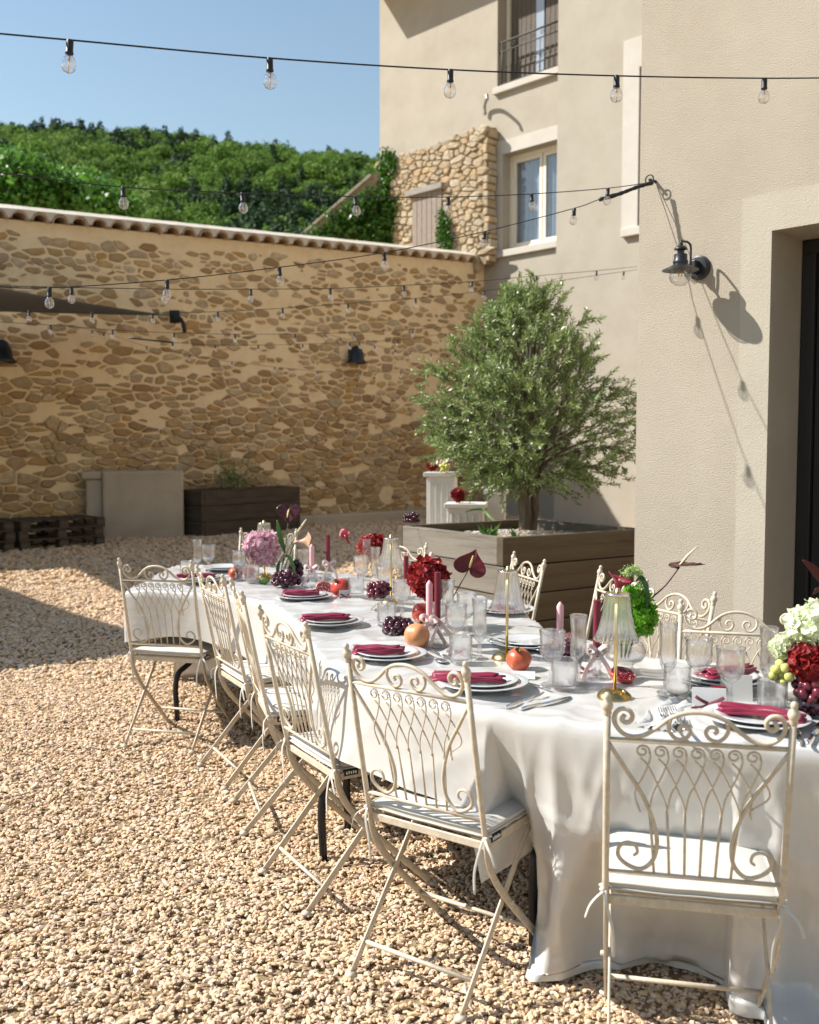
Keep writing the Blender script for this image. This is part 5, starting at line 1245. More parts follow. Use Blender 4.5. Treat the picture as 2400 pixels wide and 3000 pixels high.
# ---- plates, napkins
pm = MB(); pm.lathe([(.0005, .0), (.075, .0), (.085, .003), (.105, .012), (.133, .0185), (.1355, .0205), (.133, .0215), (.105, .0165), (.086, .0085), (.08, .006), (.0005, .0055)], 64); DP = pm.mesh('dinner_plate'); DP.materials.append(MATS['china'])
sm_ = MB(); sm_.lathe([(.0005, .0), (.058, .0), (.066, .003), (.082, .011), (.103, .016), (.1052, .018), (.103, .019), (.082, .015), (.068, .008), (.06, .006), (.0005, .0055)], 56); SPL = sm_.mesh('salad_plate'); SPL.materials.append(MATS['china'])
def napkin_mesh(seed, L=.20, W=.065):
    r = random.Random(seed); nx, ny = 26, 12; ph = r.random() * 6; mb = MB(); vs = []
    for layer, (dz, sx, sy, ox) in enumerate(((.0, 1, 1, 0), (.006, .94, .85, .006), (.011, .86, .62, -.006))):
        o = len(mb.v); vs = []
        for i in range(nx + 1):
            for j in range(ny + 1):
                u = i / nx * 2 - 1; v = j / ny * 2 - 1
                wdt = W * sy * (1 - .35 * max(0, u) ** 2) * (1 + .10 * math.sin(3 * u + ph + layer))
                x = u * L / 2 * sx + ox + .006 * math.sin(4 * v + layer); y = v * wdt / 2 + .008 * math.sin(2.6 * u + ph)
                z = dz + .0022 * math.sin(6 * v + 2.5 * u + ph + layer) * (1 - .4 * abs(u)) + .005 * (1 - v * v) + .0016 * math.sin(5 * u + layer * 2 + ph) - .006 * max(0, abs(u) - .75) * 4 * (layer == 0)
                vs.append((x, y, z))
        fs = [(i * (ny + 1) + j, (i + 1) * (ny + 1) + j, (i + 1) * (ny + 1) + j + 1, i * (ny + 1) + j + 1) for i in range(nx) for j in range(ny)]
        mb.add(vs, fs)
        # closed edge down to the layer below
        ed = [i * (ny + 1) for i in range(nx + 1)] + [nx * (ny + 1) + j for j in range(1, ny + 1)] + [i * (ny + 1) + ny for i in range(nx - 1, -1, -1)] + [j for j in range(ny - 1, 0, -1)]
        low = [(vs[k][0] * .985, vs[k][1] * .985, vs[k][2] - .0065) for k in ed]; q = len(mb.v); mb.v += low
        m2 = len(ed); mb.f += [(o + ed[k], q + k, q + (k + 1) % m2, o + ed[(k + 1) % m2]) for k in range(m2)]
    me = mb.mesh('napkin'); me.materials.append(MATS['burgundy_satin']); return me
NAP = [napkin_mesh(i, .17 + .045 * ((i * 7) % 5) / 4, .055 + .02 * ((i * 3) % 4) / 3) for i in range(8)]
def setting(px, py, rz, where, k, salad=True, nap=True, extra=0, off=(0, 0)):
    p = tab(px, py, .001); z = p.z
    def pl(nm, me, lab, cat, z_, g): o = obj(nm, me, None, loc=(p.x, p.y, z_)); tag(o, lab, cat, g); return o
    pl('dinner_plate', DP, 'white china dinner plate ' + where, 'plate', z, 'dinner plates')
    for e in range(extra): z += .0085; pl('dinner_plate', DP, 'second white dinner plate stacked ' + where, 'plate', z, 'dinner plates')
    zs = z + .0075
    if salad: pl('salad_plate', SPL, 'small white plate on the dinner plate ' + where, 'plate', zs, 'salad plates')
    if nap:
        o = obj('napkin', NAP[(k * 3 + px) % 8], None, loc=(p.x + off[0], p.y + off[1], (zs if salad else z) + .020), rot=(0, 0, R(rz))); tag(o, 'folded burgundy napkin on the plate ' + where, 'napkin', 'burgundy napkins')
setting(2215, 2118, -30, 'before the floor-length cloth chair', 0, off=(.01, -.005)); setting(1415, 2013, -14, 'beside the two silver knives', 1, off=(-.045, .0)); setting(1135, 1928, 4, 'near the card with a thin red bow', 2, off=(-.03, 0)); setting(968, 1829, 6, 'before the dark red grapes', 3, off=(-.02, 0)); setting(893, 1750, 8, 'before the halved pink pomegranate', 0, off=(-.02, 0))
setting(585, 1706, 10, 'at the far table end', 1, off=(-.02, 0)); setting(1545, 1893, 70, 'behind the single pomegranate', 2, nap=False); setting(1478, 1795, 95, 'at the planter corner chair', 3, salad=True); setting(2115, 2008, 25, 'by the rendered wing chair', 1, extra=1, off=(.03, .02)); setting(660, 1668, 0, 'behind the pink hydrangea', 2, nap=False); setting(1640, 1905, 60, 'behind the green hydrangea', 0, off=(.02, .03))
# white napkin under the forks
n = 16; vs = [(-.05 + .10 * i / n + .01 * math.sin(j * .5), -.16 + .32 * j / n, .006 + .007 * math.sin(i * .9 + j * .35) + .004 * math.sin(i * 2.1)) for i in range(n + 1) for j in range(n + 1)]
fs = [(i * (n + 1) + j, (i + 1) * (n + 1) + j, (i + 1) * (n + 1) + j + 1, i * (n + 1) + j + 1) for i in range(n) for j in range(n)]
wp = tab(1958, 2095, .001); wn_o = obj('white_napkin', MB().add(vs, fs), 'white_linen', loc=wp, rot=(0, 0, R(-28))); tag(wn_o, 'white satin napkin laid flat under two silver forks', 'napkin')
# ---- cutlery
def knife_mesh():
    mb = MB(); mb.tube([(0, 0, .003), (.03, 0, .0036), (.085, 0, .0032), (.09, 0, .003)], [.75, 1, .8, .6], flat=(.010, .006), side=(0, 1, 0))
    vs = [(.09, -.004, .002), (.10, -.009, .002), (.17, -.0095, .002), (.205, -.001, .002), (.212, .005, .002), (.19, .007, .002), (.10, .006, .002), (.09, .004, .002)]
    m = len(vs); mb.add(vs + [(x, y, z + .0018) for x, y, z in vs], [tuple(range(m))[::-1], tuple(range(m, 2 * m))] + [(k, (k + 1) % m, m + (k + 1) % m, m + k) for k in range(m)]); return mb
def fork_mesh():
    mb = MB(); mb.tube([(0, 0, .003), (.04, 0, .0036), (.10, 0, .004), (.125, 0, .006)], [1.0, .8, .5, .7], flat=(.011, .004), side=(0, 1, 0)); mb.tube(cr([(.122, 0, .006), (.138, 0, .005), (.152, 0, .005)], 3), [.6, .8, 1, 1, 1, 1, .95], flat=(.023, .002), side=(0, 1, 0))
    for k in range(4): y = -.0095 + .0063 * k; mb.tube([(.150, y, .005), (.175, y, .008), (.196, y * .96, .013)], [1, .9, .5], flat=(.0032, .002), side=(0, 1, 0))
    return mb
def spoon_mesh():
    mb = MB(); mb.tube([(0, 0, .003), (.04, 0, .0036), (.10, 0, .004), (.135, 0, .006)], [1.0, .8, .5, .5], flat=(.011, .004), side=(0, 1, 0)); mb.sphere((.165, 0, .006), .001, 14, 8, (34, 20, 4)); return mb
CUT = {'knife': knife_mesh().mesh('knife'), 'fork': fork_mesh().mesh('fork'), 'spoon': spoon_mesh().mesh('spoon')}
def cutlery(kind, a, b, where, dz=.002):
    p = tab(*a, dz); q = tab(*b, dz); d = q - p
    o = obj('table_' + kind, CUT[kind], 'silver', loc=(p.x, p.y, max(p.z, q.z)), rot=(0, 0, math.atan2(d.y, d.x))); tag(o, 'silver table %s %s' % (kind, where), kind, 'silver cutlery')
cutlery('knife', (1480, 2077), (1600, 2040), 'lying outermost beside the plate with the table edge at its tip'); cutlery('knife', (1524, 2082), (1650, 2050), 'lying innermost of the two knives beside the plate')
cutlery('fork', (1610, 2026), (1530, 2000), 'behind the plate beside the two knives'); cutlery('fork', (1975, 2170), (1920, 2078), 'on the white napkin, next to the lamp side', .018); cutlery('fork', (2010, 2165), (1950, 2080), 'on the white napkin, next to the plate', .018)
cutlery('knife', (2346, 2186), (2330, 2125), 'with mother of pearl handle close to the plate'); cutlery('knife', (2366, 2190), (2398, 2132), 'dark bladed, farther from the plate by the grape pile'); cutlery('spoon', (1240, 1915), (1300, 1945), 'near the red bow card'); cutlery('fork', (1256, 1908), (1318, 1934), 'alongside the spoon near the red bow card'); cutlery('fork', (1500, 1905), (1430, 1880), 'facing the pomegranate under the lamp'); cutlery('spoon', (1110, 1835), (1165, 1858), 'by the dark grapes on the cloth')
# ---- table lamps
lb = MB(); lb.lathe([(.0005, .028), (.008, .0275), (.02, .0265), (.034, .022), (.046, .012), (.052, .001), (.052, 0), (.0005, 0)], 40); LBASE = lb.mesh('base'); LBASE.materials.append(MATS['brass'])
lb = MB(); lb.tube([(0, 0, .024), (0, 0, .312)], .0052, 10); lb.sphere((.014, -.036, .026), .0055, 8, 6); LSTEM = lb.mesh('stem'); LSTEM.materials.append(MATS['brass_gloss'])
NF = 22
def sh_mod(th, r, z): return 1 + .045 * math.cos(NF * th) * (.5 + .5 * (.30 - z) / .14)
mb = MB(); prof_o = [(.034, .298), (.0345, .290), (.037, .27), (.040, .25), (.0445, .225), (.050, .20), (.0565, .18), (.0625, .166)]; segs = 22 * 8
def scal(mb, prof, dr):
    vs = []
    for i, (r, z) in enumerate(prof):
        for k in range(segs):
            th = 2 * math.pi * k / segs; rr = (r + dr) * sh_mod(th, r, z); zz = z + (.004 * math.cos(NF * th) if i >= len(prof) - 1 else 0); vs.append((rr * math.cos(th), rr * math.sin(th), zz))
    n = len(prof); mb.add(vs, [(i * segs + k, (i + 1) * segs + k, (i + 1) * segs + (k + 1) % segs, i * segs + (k + 1) % segs) for i in range(n - 1) for k in range(segs)])
scal(mb, prof_o, 0); o1 = len(mb.v); scal(mb, prof_o, -.0028); n = len(prof_o); a = (n - 1) * segs
mb.f += [(a + k, o1 + a + k, o1 + a + (k + 1) % segs, a + (k + 1) % segs) for k in range(segs)]
LSH = mb.mesh('shade'); LSH.materials.append(MATS['crystal'])
lb = MB(); lb.lathe([(.0345, .297), (.035, .301), (.033, .303), (.004, .303), (.003, .303)], 36); LRIM = lb.mesh('rim'); LRIM.materials.append(MATS['silver'])
lb = MB(); lb.lathe([(.03, .3032), (.012, .3045), (.0075, .306), (.0075, .313), (.0045, .317), (.0005, .318)], 24); LCAP = lb.mesh('cap'); LCAP.materials.append(MATS['brass_gloss'])
def lamp(px, py, where, tilt=0):
    t = thing('table_lamp', 'brass table lamp with a fluted glass shade ' + where, 'lamp', tab(px, py, .001), rot=(0, tilt, random.random() * .3), group='glass shaded table lamps')
    for nm, me in (('base', LBASE), ('stem', LSTEM), ('rim', LRIM), ('cap', LCAP)): obj(nm, me, None, t)
    obj('shade', LSH, None, t)
lamp(1800, 2045, 'in front of the green hydrangea', .02); lamp(1484, 1931, 'beside the single whole pomegranate', .012); lamp(1146, 1768, 'behind the cake stand of grapes'); lamp(775, 1694, 'behind the pink hydrangea')
# ---- candles in crystal holders
hb = MB(); hb.lathe(lin_prof([(.0006, 0), (.040, 0), (.042, .004), (.030, .016), (.016, .026), (.012, .032), (.018, .040), (.012, .048), (.016, .056), (.021, .066), (.0215, .085), (.0165, .0855), (.0125, .084), (.012, .07), (.0006, .07)], 3), 40, mod=cutmod(14, .09, .003, .03)); HOL = hb.mesh('candle_holder'); HOL.materials.append(MATS['crystal'])
def ribbon_bow(seed):
    r = random.Random(seed); mb = MB(); z0 = .088
    mb.lathe([(.0135, z0 - .006), (.0142, z0), (.0142, z0 + .008), (.0135, z0 + .014)], 18)
    def strip(pts): mb.tube(cr(pts, 5), 1, flat=(.014, .0012), side=(.2, .3, 1))
    for s_ in (-1, 1):
        strip([(0, -.014, z0 + .004), (s_ * .022, -.022, z0 + .022), (s_ * .036, -.02, z0 + .016), (s_ * .026, -.018, z0 - .006), (0, -.015, z0 + .003)])
        strip([(0, -.014, z0 + .003), (s_ * .016, -.026, z0 - .02), (s_ * (.03 + .01 * r.random()), -.03, z0 - .05), (s_ * (.036 + .02 * r.random()), -.034, z0 - .082)])
    return mb
def candle(px, py, col, h, where, bow=True, r0=.0115):
    p = tab(px, py, .001); nm = 'pink' if col == 'candle_pink' else 'burgundy'
    hd = thing('candle_holder', 'cut crystal holder of the %s candle %s' % (nm, where), 'candle holder', p, random.uniform(-.5, .5), 'crystal candle holders'); obj('holder', HOL, None, hd)
    if bow: obj('ribbon', ribbon_bow(px), 'pink_ribbon', hd)
    c = thing('taper_candle', '%s taper candle %s' % (nm, where), 'candle', p + V((0, 0, .071)), 0, 'taper candles')
    mb = MB(); prof = [(.0006, 0), (r0 * .97, 0), (r0, .01), (r0, h - .012)] + ([(r0 * .8, h - .006), (r0 * .3, h + .002), (.0006, h + .004)] if nm == 'pink' else [(r0, h - .001), (r0 * .9, h), (.0006, h - .001)])
    mb.lathe(prof, 20, mod=lambda th, r, z: 1 + (.05 * math.cos(6 * th) if nm == 'pink' and .02 < z < h - .008 else 0)); obj('wax', mb, col, c, auto=40)
    w_ = MB(); w_.tube([(0, 0, h), (.001, 0, h + .008)], .0012, 5); obj('wick', w_, 'wick', c)
candle(1747, 1992, 'candle_red', .178, 'with a long ribbon beside the green hydrangea'); candle(1640, 1936, 'candle_pink', .125, 'behind the goblets near the planter side chair', False); candle(1258, 1889, 'candle_pink', .160, 'behind the orange pomegranate', True); candle(1282, 1893, 'candle_red', .195, 'next to the orange pomegranate'); candle(1190, 1772, 'candle_red', .150, 'near the lamp of the cake stand', False); candle(1264, 1800, 'candle_pink', .195, 'rising behind the crimson hydrangea', False); candle(914, 1712, 'candle_pink', .145, 'with a pink bow near the halved pomegranate'); candle(962, 1704, 'candle_red', .175, 'with a pink bow near the red pomegranate')
# ---- fruit
def pomegranate(px, py, r, m, where, tilt=(0, 0, 0), name='pomegranate'):
    p = tab(px, py, 0); t = thing(name, where, 'pomegranate', p + V((0, 0, r * .90)), rot=tilt, group=None)
    def md(th, rr, z): return 1 + .035 * math.cos(6 * th + .4) * (1 - (z / r) ** 2 * .7) + .012 * math.sin(3 * th)
    prof = [(max(.0006, r * math.sin(math.pi * i / 18)), -r * .92 * math.cos(math.pi * i / 18)) for i in range(19)]
    prof[-1] = (r * .1, prof[-1][1]); mb = MB(); mb.lathe(prof, 36, mod=md); b = obj('skin', mb, m, t)
    mb = MB(); mb.lathe([(r * .14, r * .86), (r * .20, r * .98), (r * .24, r * 1.14), (r * .22, r * 1.13), (r * .15, r * .98), (.0006, r * .9)], 24, mod=lambda th, rr, z: 1 + (.25 * math.cos(6 * th) if z > r * 1.05 else 0)); obj('crown', mb, 'calyx', t)
pomegranate(1222, 1897, .0475, 'pomegranate_pale', 'orange whole pomegranate against the dark grape bunch', (R(-18), R(25), .5)); pomegranate(1520, 1962, .0405, 'pomegranate', 'single whole orange pomegranate leaning by the brass lamp base', (R(32), R(-8), 0)); pomegranate(1236, 1823, .043, 'pomegranate_red', 'pomegranate half hidden behind the pink candle', (.6, .9, 0)); pomegranate(998, 1742, .047, 'pomegranate_red', 'shiny red pomegranate beside the cut half', (.5, -.5, 0)); pomegranate(690, 1698, .038, 'pomegranate', 'small orange pomegranate between tumblers near the pink hydrangea', (.2, .2, 0)); pomegranate(733, 1692, .034, 'pomegranate_red', 'little red pomegranate behind the tumblers near the pink hydrangea', (.9, .2, 0))
def half_pom(px, py, r, rot, lab, m, pale):
    t = thing('halved_pomegranate', lab, 'pomegranate', tab(px, py, r * .55), rot=rot)
    mb = MB(); prof = [(max(.0006, r * math.sin(math.pi / 2 * i / 10)), -r * .85 * math.cos(math.pi / 2 * i / 10)) for i in range(11)]; mb.lathe(prof + [(r * .93, .001)], 36, mod=lambda th, a, z: 1 + .03 * math.cos(6 * th)); obj('rind', mb, m, t)
    mb = MB(); mb.lathe([(r * .94, .001), (r * .86, -.003), (.0006, -.004)], 30); obj('pith', mb, 'pith', t)
    sd = MB(); rr = random.Random(px)
    for k in range(70):
        a = rr.random() * 6.28; q = r * .84 * math.sqrt(rr.random()); 
        if (a * 6 / 6.28) % 1 < .13: continue
        sd.sphere((q * math.cos(a), q * math.sin(a), -.001), .0042, 6, 4, (1, 1.2, .9))
    obj('seeds', sd, 'aril', t, kind='stuff')
half_pom(1826, 1992, .039, (R(20), R(8), 0), 'halved red pomegranate showing its seeds behind the brass lamp', 'pomegranate_red', 0); half_pom(950, 1740, .043, (R(58), R(-18), R(20)), 'cut half of a pale pink pomegranate facing the plate', 'pomegranate_pale', 1)
gsm = MB(); gsm.sphere((0, 0, 0), 1, 16, 10, (1, 1, 1.12)); GRM = {}
for k in ('grape', 'grape_dark', 'grape_green'):
    me = gsm.mesh('grape'); me.materials.append(MATS[k]); GRM[k] = me
def grapes(base, label, m, n, ext, r=.011, seed=1, rest=True, axis=None):
    """grape cluster: n berries relaxed inside an ellipsoid of half axes ext sitting on its base"""
    rr = np.random.default_rng(seed); ext = np.array(ext); P = rnd_dirs(n, rr) * (rr.random((n, 1)) ** .34) * ext; P[:, 2] = np.where(P[:, 2] < -ext[2] * .6, -ext[2] * .6, P[:, 2])
    rad = r * (.86 + .28 * rr.random(n))
    for it in range(60):
        d = P[:, None] - P[None]; L = np.linalg.norm(d, axis=2) + 1e-9; mind = (rad[:, None] + rad[None]) * .93; ov = np.clip(mind - L, 0, None); np.fill_diagonal(ov, 0)
        P += (d / L[..., None] * ov[..., None] * .35).sum(1); P -= P * .012
        if rest: P[:, 2] = np.maximum(P[:, 2], -ext[2] * .6 )
    zmin = (P[:, 2] - rad).min(); P[:, 2] -= zmin
    t = thing('grape_bunch', label, 'grapes', base); st = MB(); c = V(P.mean(0))
    for p in P[::2]: st.tube([c + (V(p) - c) * .15, V(p) * .9 + c * .1], .0012, 4, cap=False)
    st.tube([c, c + V((.01, 0, ext[2] * 1.2 + .01))], .0022, 5); obj('stalk', st, 'stem_brown', t)
    for p, q in zip(P, rad): obj('grape', GRM[m], None, t, loc=p, scale=q, rot=tuple(rr.normal(0, .6, 3)))
    return t
grapes(tab(1170, 1862), 'dark red grape bunch on the cloth beside the orange pomegranate', 'grape_dark', 34, (.075, .05, .032), .0135, 3)
grapes(tab(838, 1722), 'dark purple grapes lying on the cloth below the black anthurium', 'grape_dark', 58, (.12, .055, .032), .0135, 5)
grapes(tab(868, 1700), 'dark grapes hanging down beside the drooping leaf', 'grape_dark', 24, (.03, .03, .10), .0135, 6, rest=False)
grapes(tab(1668, 1945), 'dark grapes half hidden behind the flute and goblet', 'grape_dark', 16, (.035, .04, .035), .014, 7)
# cake stand
cs = thing('cake_stand', 'small glass cake stand holding red grapes', 'cake stand', tab(1110, 1788, .001))
mb = MB(); mb.lathe([(.0006, 0), (.036, 0), (.034, .006), (.016, .018), (.011, .035), (.016, .05), (.0006, .05)], 30, mod=cutmod(12, .08, .001, .04)); obj('foot', mb, 'crystal', cs)
mb = MB(); mb.lathe([(.0006, .0505), (.07, .0505), (.082, .056), (.084, .058), (.081, .0585), (.07, .0545), (.0006, .0545)], 72, mod=lambda th, r, z: 1 + (.025 * math.cos(36 * th) if r > .078 else 0)); obj('plate', mb, 'crystal', cs)
grapes(tab(1110, 1788, .0565), 'bright red grape bunch piled on the glass cake stand', 'grape', 46, (.062, .05, .03), .0125, 8)
# ---- flowers
def bloom(c, R_, n, m, seed, flat=.85, ps=.017, parent=None, name='bloom'):
    r = np.random.default_rng(seed); k = np.arange(n) + .5; ph = np.arccos(1 - 2 * k / n); th = math.pi * (1 + 5 ** .5) * k
    N = np.stack([np.cos(th) * np.sin(ph), np.sin(th) * np.sin(ph), np.cos(ph)], 1) + r.normal(0, .12, (n, 3)); N /= np.linalg.norm(N, axis=1, keepdims=True)
    lum = np.array([[1 + .32 * mn.noise(V(q * 1.7 + seed)) + .16 * mn.noise(V(q * 4.0 + seed))] for q in N]); Cc = N * R_ * np.array([1, 1, flat]) * (.80 + .26 * r.random((n, 1))) * lum; VV, FF = [], []; o = 0
    t1 = ortho(N, r); t2 = np.cross(N, t1)
    for q in range(4):
        a = q * math.pi / 2; D = (t1 * math.cos(a) + t2 * math.sin(a)) * .93 + N * (.36 + .3 * r.normal(size=(n, 1))); D /= np.linalg.norm(D, axis=1, keepdims=True)
        U = np.cross(N, D); U /= np.linalg.norm(U, axis=1, keepdims=True); L = (ps * (.8 + .5 * r.random(n)))[:, None]; W_ = L * .95
        p0 = Cc; p1 = Cc + D * L * .55 + U * W_ * .5; p2 = Cc + D * L + N * L * .18 + U * W_ * .22; p3 = Cc + D * L - N * L * .05 - U * W_ * .22; p4 = Cc + D * L * .55 - U * W_ * .5 + N * L * .1
        v = np.stack([p0, p1, p2, p3, p4], 1).reshape(-1, 3); VV.append(v); FF += [tuple(o + i * 5 + j for j in range(5)) for i in range(n)]; o += len(v)
    me = bpy.data.meshes.new(name); me.from_pydata(np.concatenate(VV).tolist(), [], FF); me.update()
    return obj(name, me, m, parent, smooth=False, loc=c)
def flower(label, cat, base): return thing('cut_flower', label, cat, base)
def pxy(px, py, Y): return aty(px, py, Y)
def stem(t, pts, m='stem_green', r=.0028):
    b = V(t.location); mb = MB(); mb.tube(cr([V(p) - b for p in pts], 6), r, 7); return obj('stem', mb, m, t)
def hydrangea(label, px, py, Y, R_, n, m, seed, root, ps=.018, leaf=None):
    c = aty(px, py, Y); t = thing('hydrangea', label, 'flower', root); stem(t, [root, root.lerp(c, .6) + V((0, .01, .01)), c])
    bloom(c - V(root), R_, n, m, seed, ps=ps, parent=t); bloom(c - V(root) + V((R_ * .2, 0, -R_ * .55)), R_ * .72, n // 2, m, seed + 50, ps=ps, parent=t, name='lower_bloom'); return t
# glass vases
def vase(px, py, lab, prof_o_, prof_i_, where_m='crystal_clear'):
    p = tab(px, py, .001); mb = vessel(prof_o_, prof_i_, None, 40); t = thing('glass_vase', lab, 'vase', p); obj('glass', mb, where_m, t); return p, t
vp1, vt1 = vase(1830, 1972, 'footed clear glass bowl vase behind the brass lamp', [(.0006, 0), (.040, 0), (.041, .004), (.030, .014), (.026, .026), (.032, .034), (.055, .044), (.066, .060), (.066, .078), (.058, .092), (.056, .097)], [(.0006, .038), (.05, .047), (.062, .062), (.062, .078), (.0545, .092), (.054, .097)])
vp2, vt2 = vase(822, 1694, 'small clear glass vase holding the black anthurium and pink hydrangea', [(.0006, 0), (.022, 0), (.024, .01), (.026, .06), (.034, .085)], [(.0006, .006), (.020, .012), (.023, .06), (.0325, .085)])
vp3, vt3 = vase(1290, 1838, 'slim glass vase of the crimson hydrangea and red anthurium', [(.0006, 0), (.024, 0), (.026, .01), (.028, .07), (.036, .10)], [(.0006, .006), (.022, .012), (.025, .07), (.0345, .10)])
hydrangea('large pink hydrangea head leaning from the small vase', 766, 1597, vp2.y - .03, .076, 230, 'petal_pink', 1, vp2 + V((0, 0, .02)), .025)
hydrangea('crimson hydrangea head beside the burgundy candle', 1254, 1690, vp3.y - .02, .066, 200, 'petal_red', 2, vp3 + V((0, 0, .02)), .026)
bkp = tab(1088, 1690); hydrangea('coral and scarlet bloom behind the fluted lamp shade', 1085, 1600, bkp.y + .12, .055, 120, 'petal_coral', 3, bkp + V((0, .12, 0)), .024); hydrangea('deep red bloom beside the coral one', 1103, 1592, bkp.y + .08, .045, 90, 'petal_red', 13, bkp + V((.02, .08, 0)), .024)
g_ = hydrangea('bright green hydrangea rising from the footed bowl vase', 1868, 1800, vp1.y + .01, .052, 210, 'petal_green', 4, vp1 + V((0, 0, .05)), .015); bloom(aty(1862, 1752, vp1.y) - vp1 - V((0, 0, .05)), .036, 110, 'petal_green', 44, ps=.014, parent=g_, name='upper_bloom')
def heart(scale, cup=.12, n=22, m=12):
    """anthurium spathe: heart outline, tip at +y, two lobes and a notch toward -y, facing +z"""
    mb = MB(); vs = []
    for i in range(n * 2 + 1):
        t = i / (n * 2) * 2 * math.pi; x = .62 * math.sin(t) ** 3; y = -(13 * math.cos(t) - 5 * math.cos(2 * t) - 2 * math.cos(3 * t) - math.cos(4 * t)) / 17 * .68
        x *= 1.0 + .10 * math.sin(t) ** 2
        for j in range(m + 1):
            q = j / m; px_ = x * q; py_ = -.17 + (y + .17) * q
            crease = .08 * math.exp(-(px_ / .06) ** 2) * q; rip = .018 * math.sin(9 * math.atan2(px_, py_ + .2)) * q
            vs.append((px_ * scale, py_ * scale, scale * (cup * (px_ ** 2 + .5 * max(0, py_) ** 2) * 1.6 - crease + rip)))
    fs = [(i * (m + 1) + j, i * (m + 1) + j + 1, (i + 1) * (m + 1) + j + 1, (i + 1) * (m + 1) + j) for i in range(n * 2) for j in range(m)]
    return mb.add(vs, fs)
def anthurium(label, px, py, Y, scale, face, up, root, m, sp_m='spadix', stem_pts=None, sm_='stem_green', spl=.55, mass=None):
    c = aty(px, py, Y); t = thing('anthurium', label, 'flower', root); face = V(face).normalized(); up = V(up); up = (up - face * up.dot(face)).normalized(); rt = up.cross(face)
    M = Matrix((rt, up, face)).transposed().to_4x4(); M.translation = c - V(root)
    o = obj('spathe', heart(scale), m, t); o.matrix_local = M; md = o.modifiers.new('thick', 'SOLIDIFY'); md.thickness = .0016
    sx = MB(); L = scale * spl; sx.tube([(0, -.15 * scale, .0), (0, L * .2, L * .4), (.0, L * .6, L * .7)], [.0042, .0042, .0022], 8); q = obj('spadix', sx, sp_m, t); q.matrix_local = M
    stem(t, [root] + (stem_pts or [V(root).lerp(c, .5) + V((.01, .0, .02))]) + [c - face * .004 - up * .16 * scale], sm_, .0026)
    return t
anthurium('glossy near-black heart shaped anthurium above the pink hydrangea', 846, 1502, vp2.y, .098, (-.1, -1, .25), (.05, .2, -1), vp2 + V((0, 0, .02)), 'anthurium', 'spadix', sm_='stem_green')
anthurium('big dark red anthurium heart with a pale green spadix', 1380, 1652, vp3.y + .02, .098, (-.1, -1, .15), (.32, 0, 1), vp3 + V((0, 0, .03)), 'anthurium_red', 'spadix', [aty(1330, 1745, vp3.y)], 'stem_brown')
anthurium('flat brown anthurium seen edge-on over the rendered wall on a long thin stem', 2005, 1656, vp1.y, .095, (-.12, .05, 1), (1, -.15, -.10), vp1 + V((.01, 0, .05)), 'anthurium', 'spadix_pale', [aty(1885, 1785, vp1.y), aty(1950, 1715, vp1.y)], 'stem_dark', .8)
def calla(label, px, py, Y, L, d, root, m, sp=None, sm_='stem_green', roll=0, op=.5, pts=None):
    """funnel spathe opening along d from its base"""
    c = aty(px, py, Y); d = V(d).normalized(); t = thing('calla_lily', label, 'flower', root); x = d.orthogonal().normalized(); x.rotate(Matrix.Rotation(roll, 3, d)); y = d.cross(x)
    n, mm = 14, 28; vs = []
    for i in range(n + 1):
        q = i / n
        for j in range(mm + 1):
            a = (j / mm - .5) * 2 * math.pi * 1.05; tip = math.exp(-(a / .9) ** 2)
            rr = L * (.075 + op * .62 * q ** 2.3 * (.55 + .55 * tip)); h = L * q * (.74 + .34 * tip); fl = L * .16 * q ** 6 * (1 + .4 * math.sin(3 * a))
            vs.append(c - V(root) + x * (rr + fl) * math.cos(a) + y * (rr + fl) * math.sin(a) + d * h)
    fs = [(i * (mm + 1) + j, (i + 1) * (mm + 1) + j, (i + 1) * (mm + 1) + j + 1, i * (mm + 1) + j + 1) for i in range(n) for j in range(mm)]
    o = obj('spathe', MB().add(vs, fs), m, t); md = o.modifiers.new('thick', 'SOLIDIFY'); md.thickness = .0012
    s_ = MB(); s_.tube([c - V(root) + d * L * .1, c - V(root) + d * L * .75], [.004, .0025], 8); obj('spadix', s_, sp or 'spadix', t)
    stem(t, [root] + (pts or [V(root).lerp(c, .55) + V((.005, 0, .01))]) + [c + d * .004], sm_, .0034); return t
calla('scarlet calla lily on a dark bent stem', 1022, 1592, tab(1050, 1690).y, .075, (-.45, -.35, 1), tab(1052, 1700), 'calla_red', 'spadix', 'stem_dark', .8, .45)
calla('wine red calla lily standing above the fluted lamp shade', 1806, 1752, vp1.y - .02, .085, (.1, -.25, 1), vp1 + V((-.01, 0, .05)), 'calla_red', 'spadix', 'stem_green', 2.7, .42)
calla('brownish two-toned calla with a long pale spadix', 862, 1590, vp2.y - .01, .125, (.9, -.35, .12), vp2 + V((.01, 0, .03)), 'calla_brown', 'spadix_pale', 'stem_green', 2.2, .42)
sx = MB(); a_, b_ = aty(872, 1558, vp2.y - .03), aty(898, 1521, vp2.y - .03)
lg = thing('anthurium', 'slender cream spadix on a thin green stem crossing the brown calla', 'flower', vp2 + V((0, 0, .03))); rb_ = vp2 + V((0, 0, .03)); sx.tube([a_ - rb_, b_ - rb_], [.006, .0035], 8); obj('spadix', sx, 'spadix_pale', lg); stem(lg, [rb_, aty(840, 1620, vp2.y - .02), a_], 'stem_green', .0022)
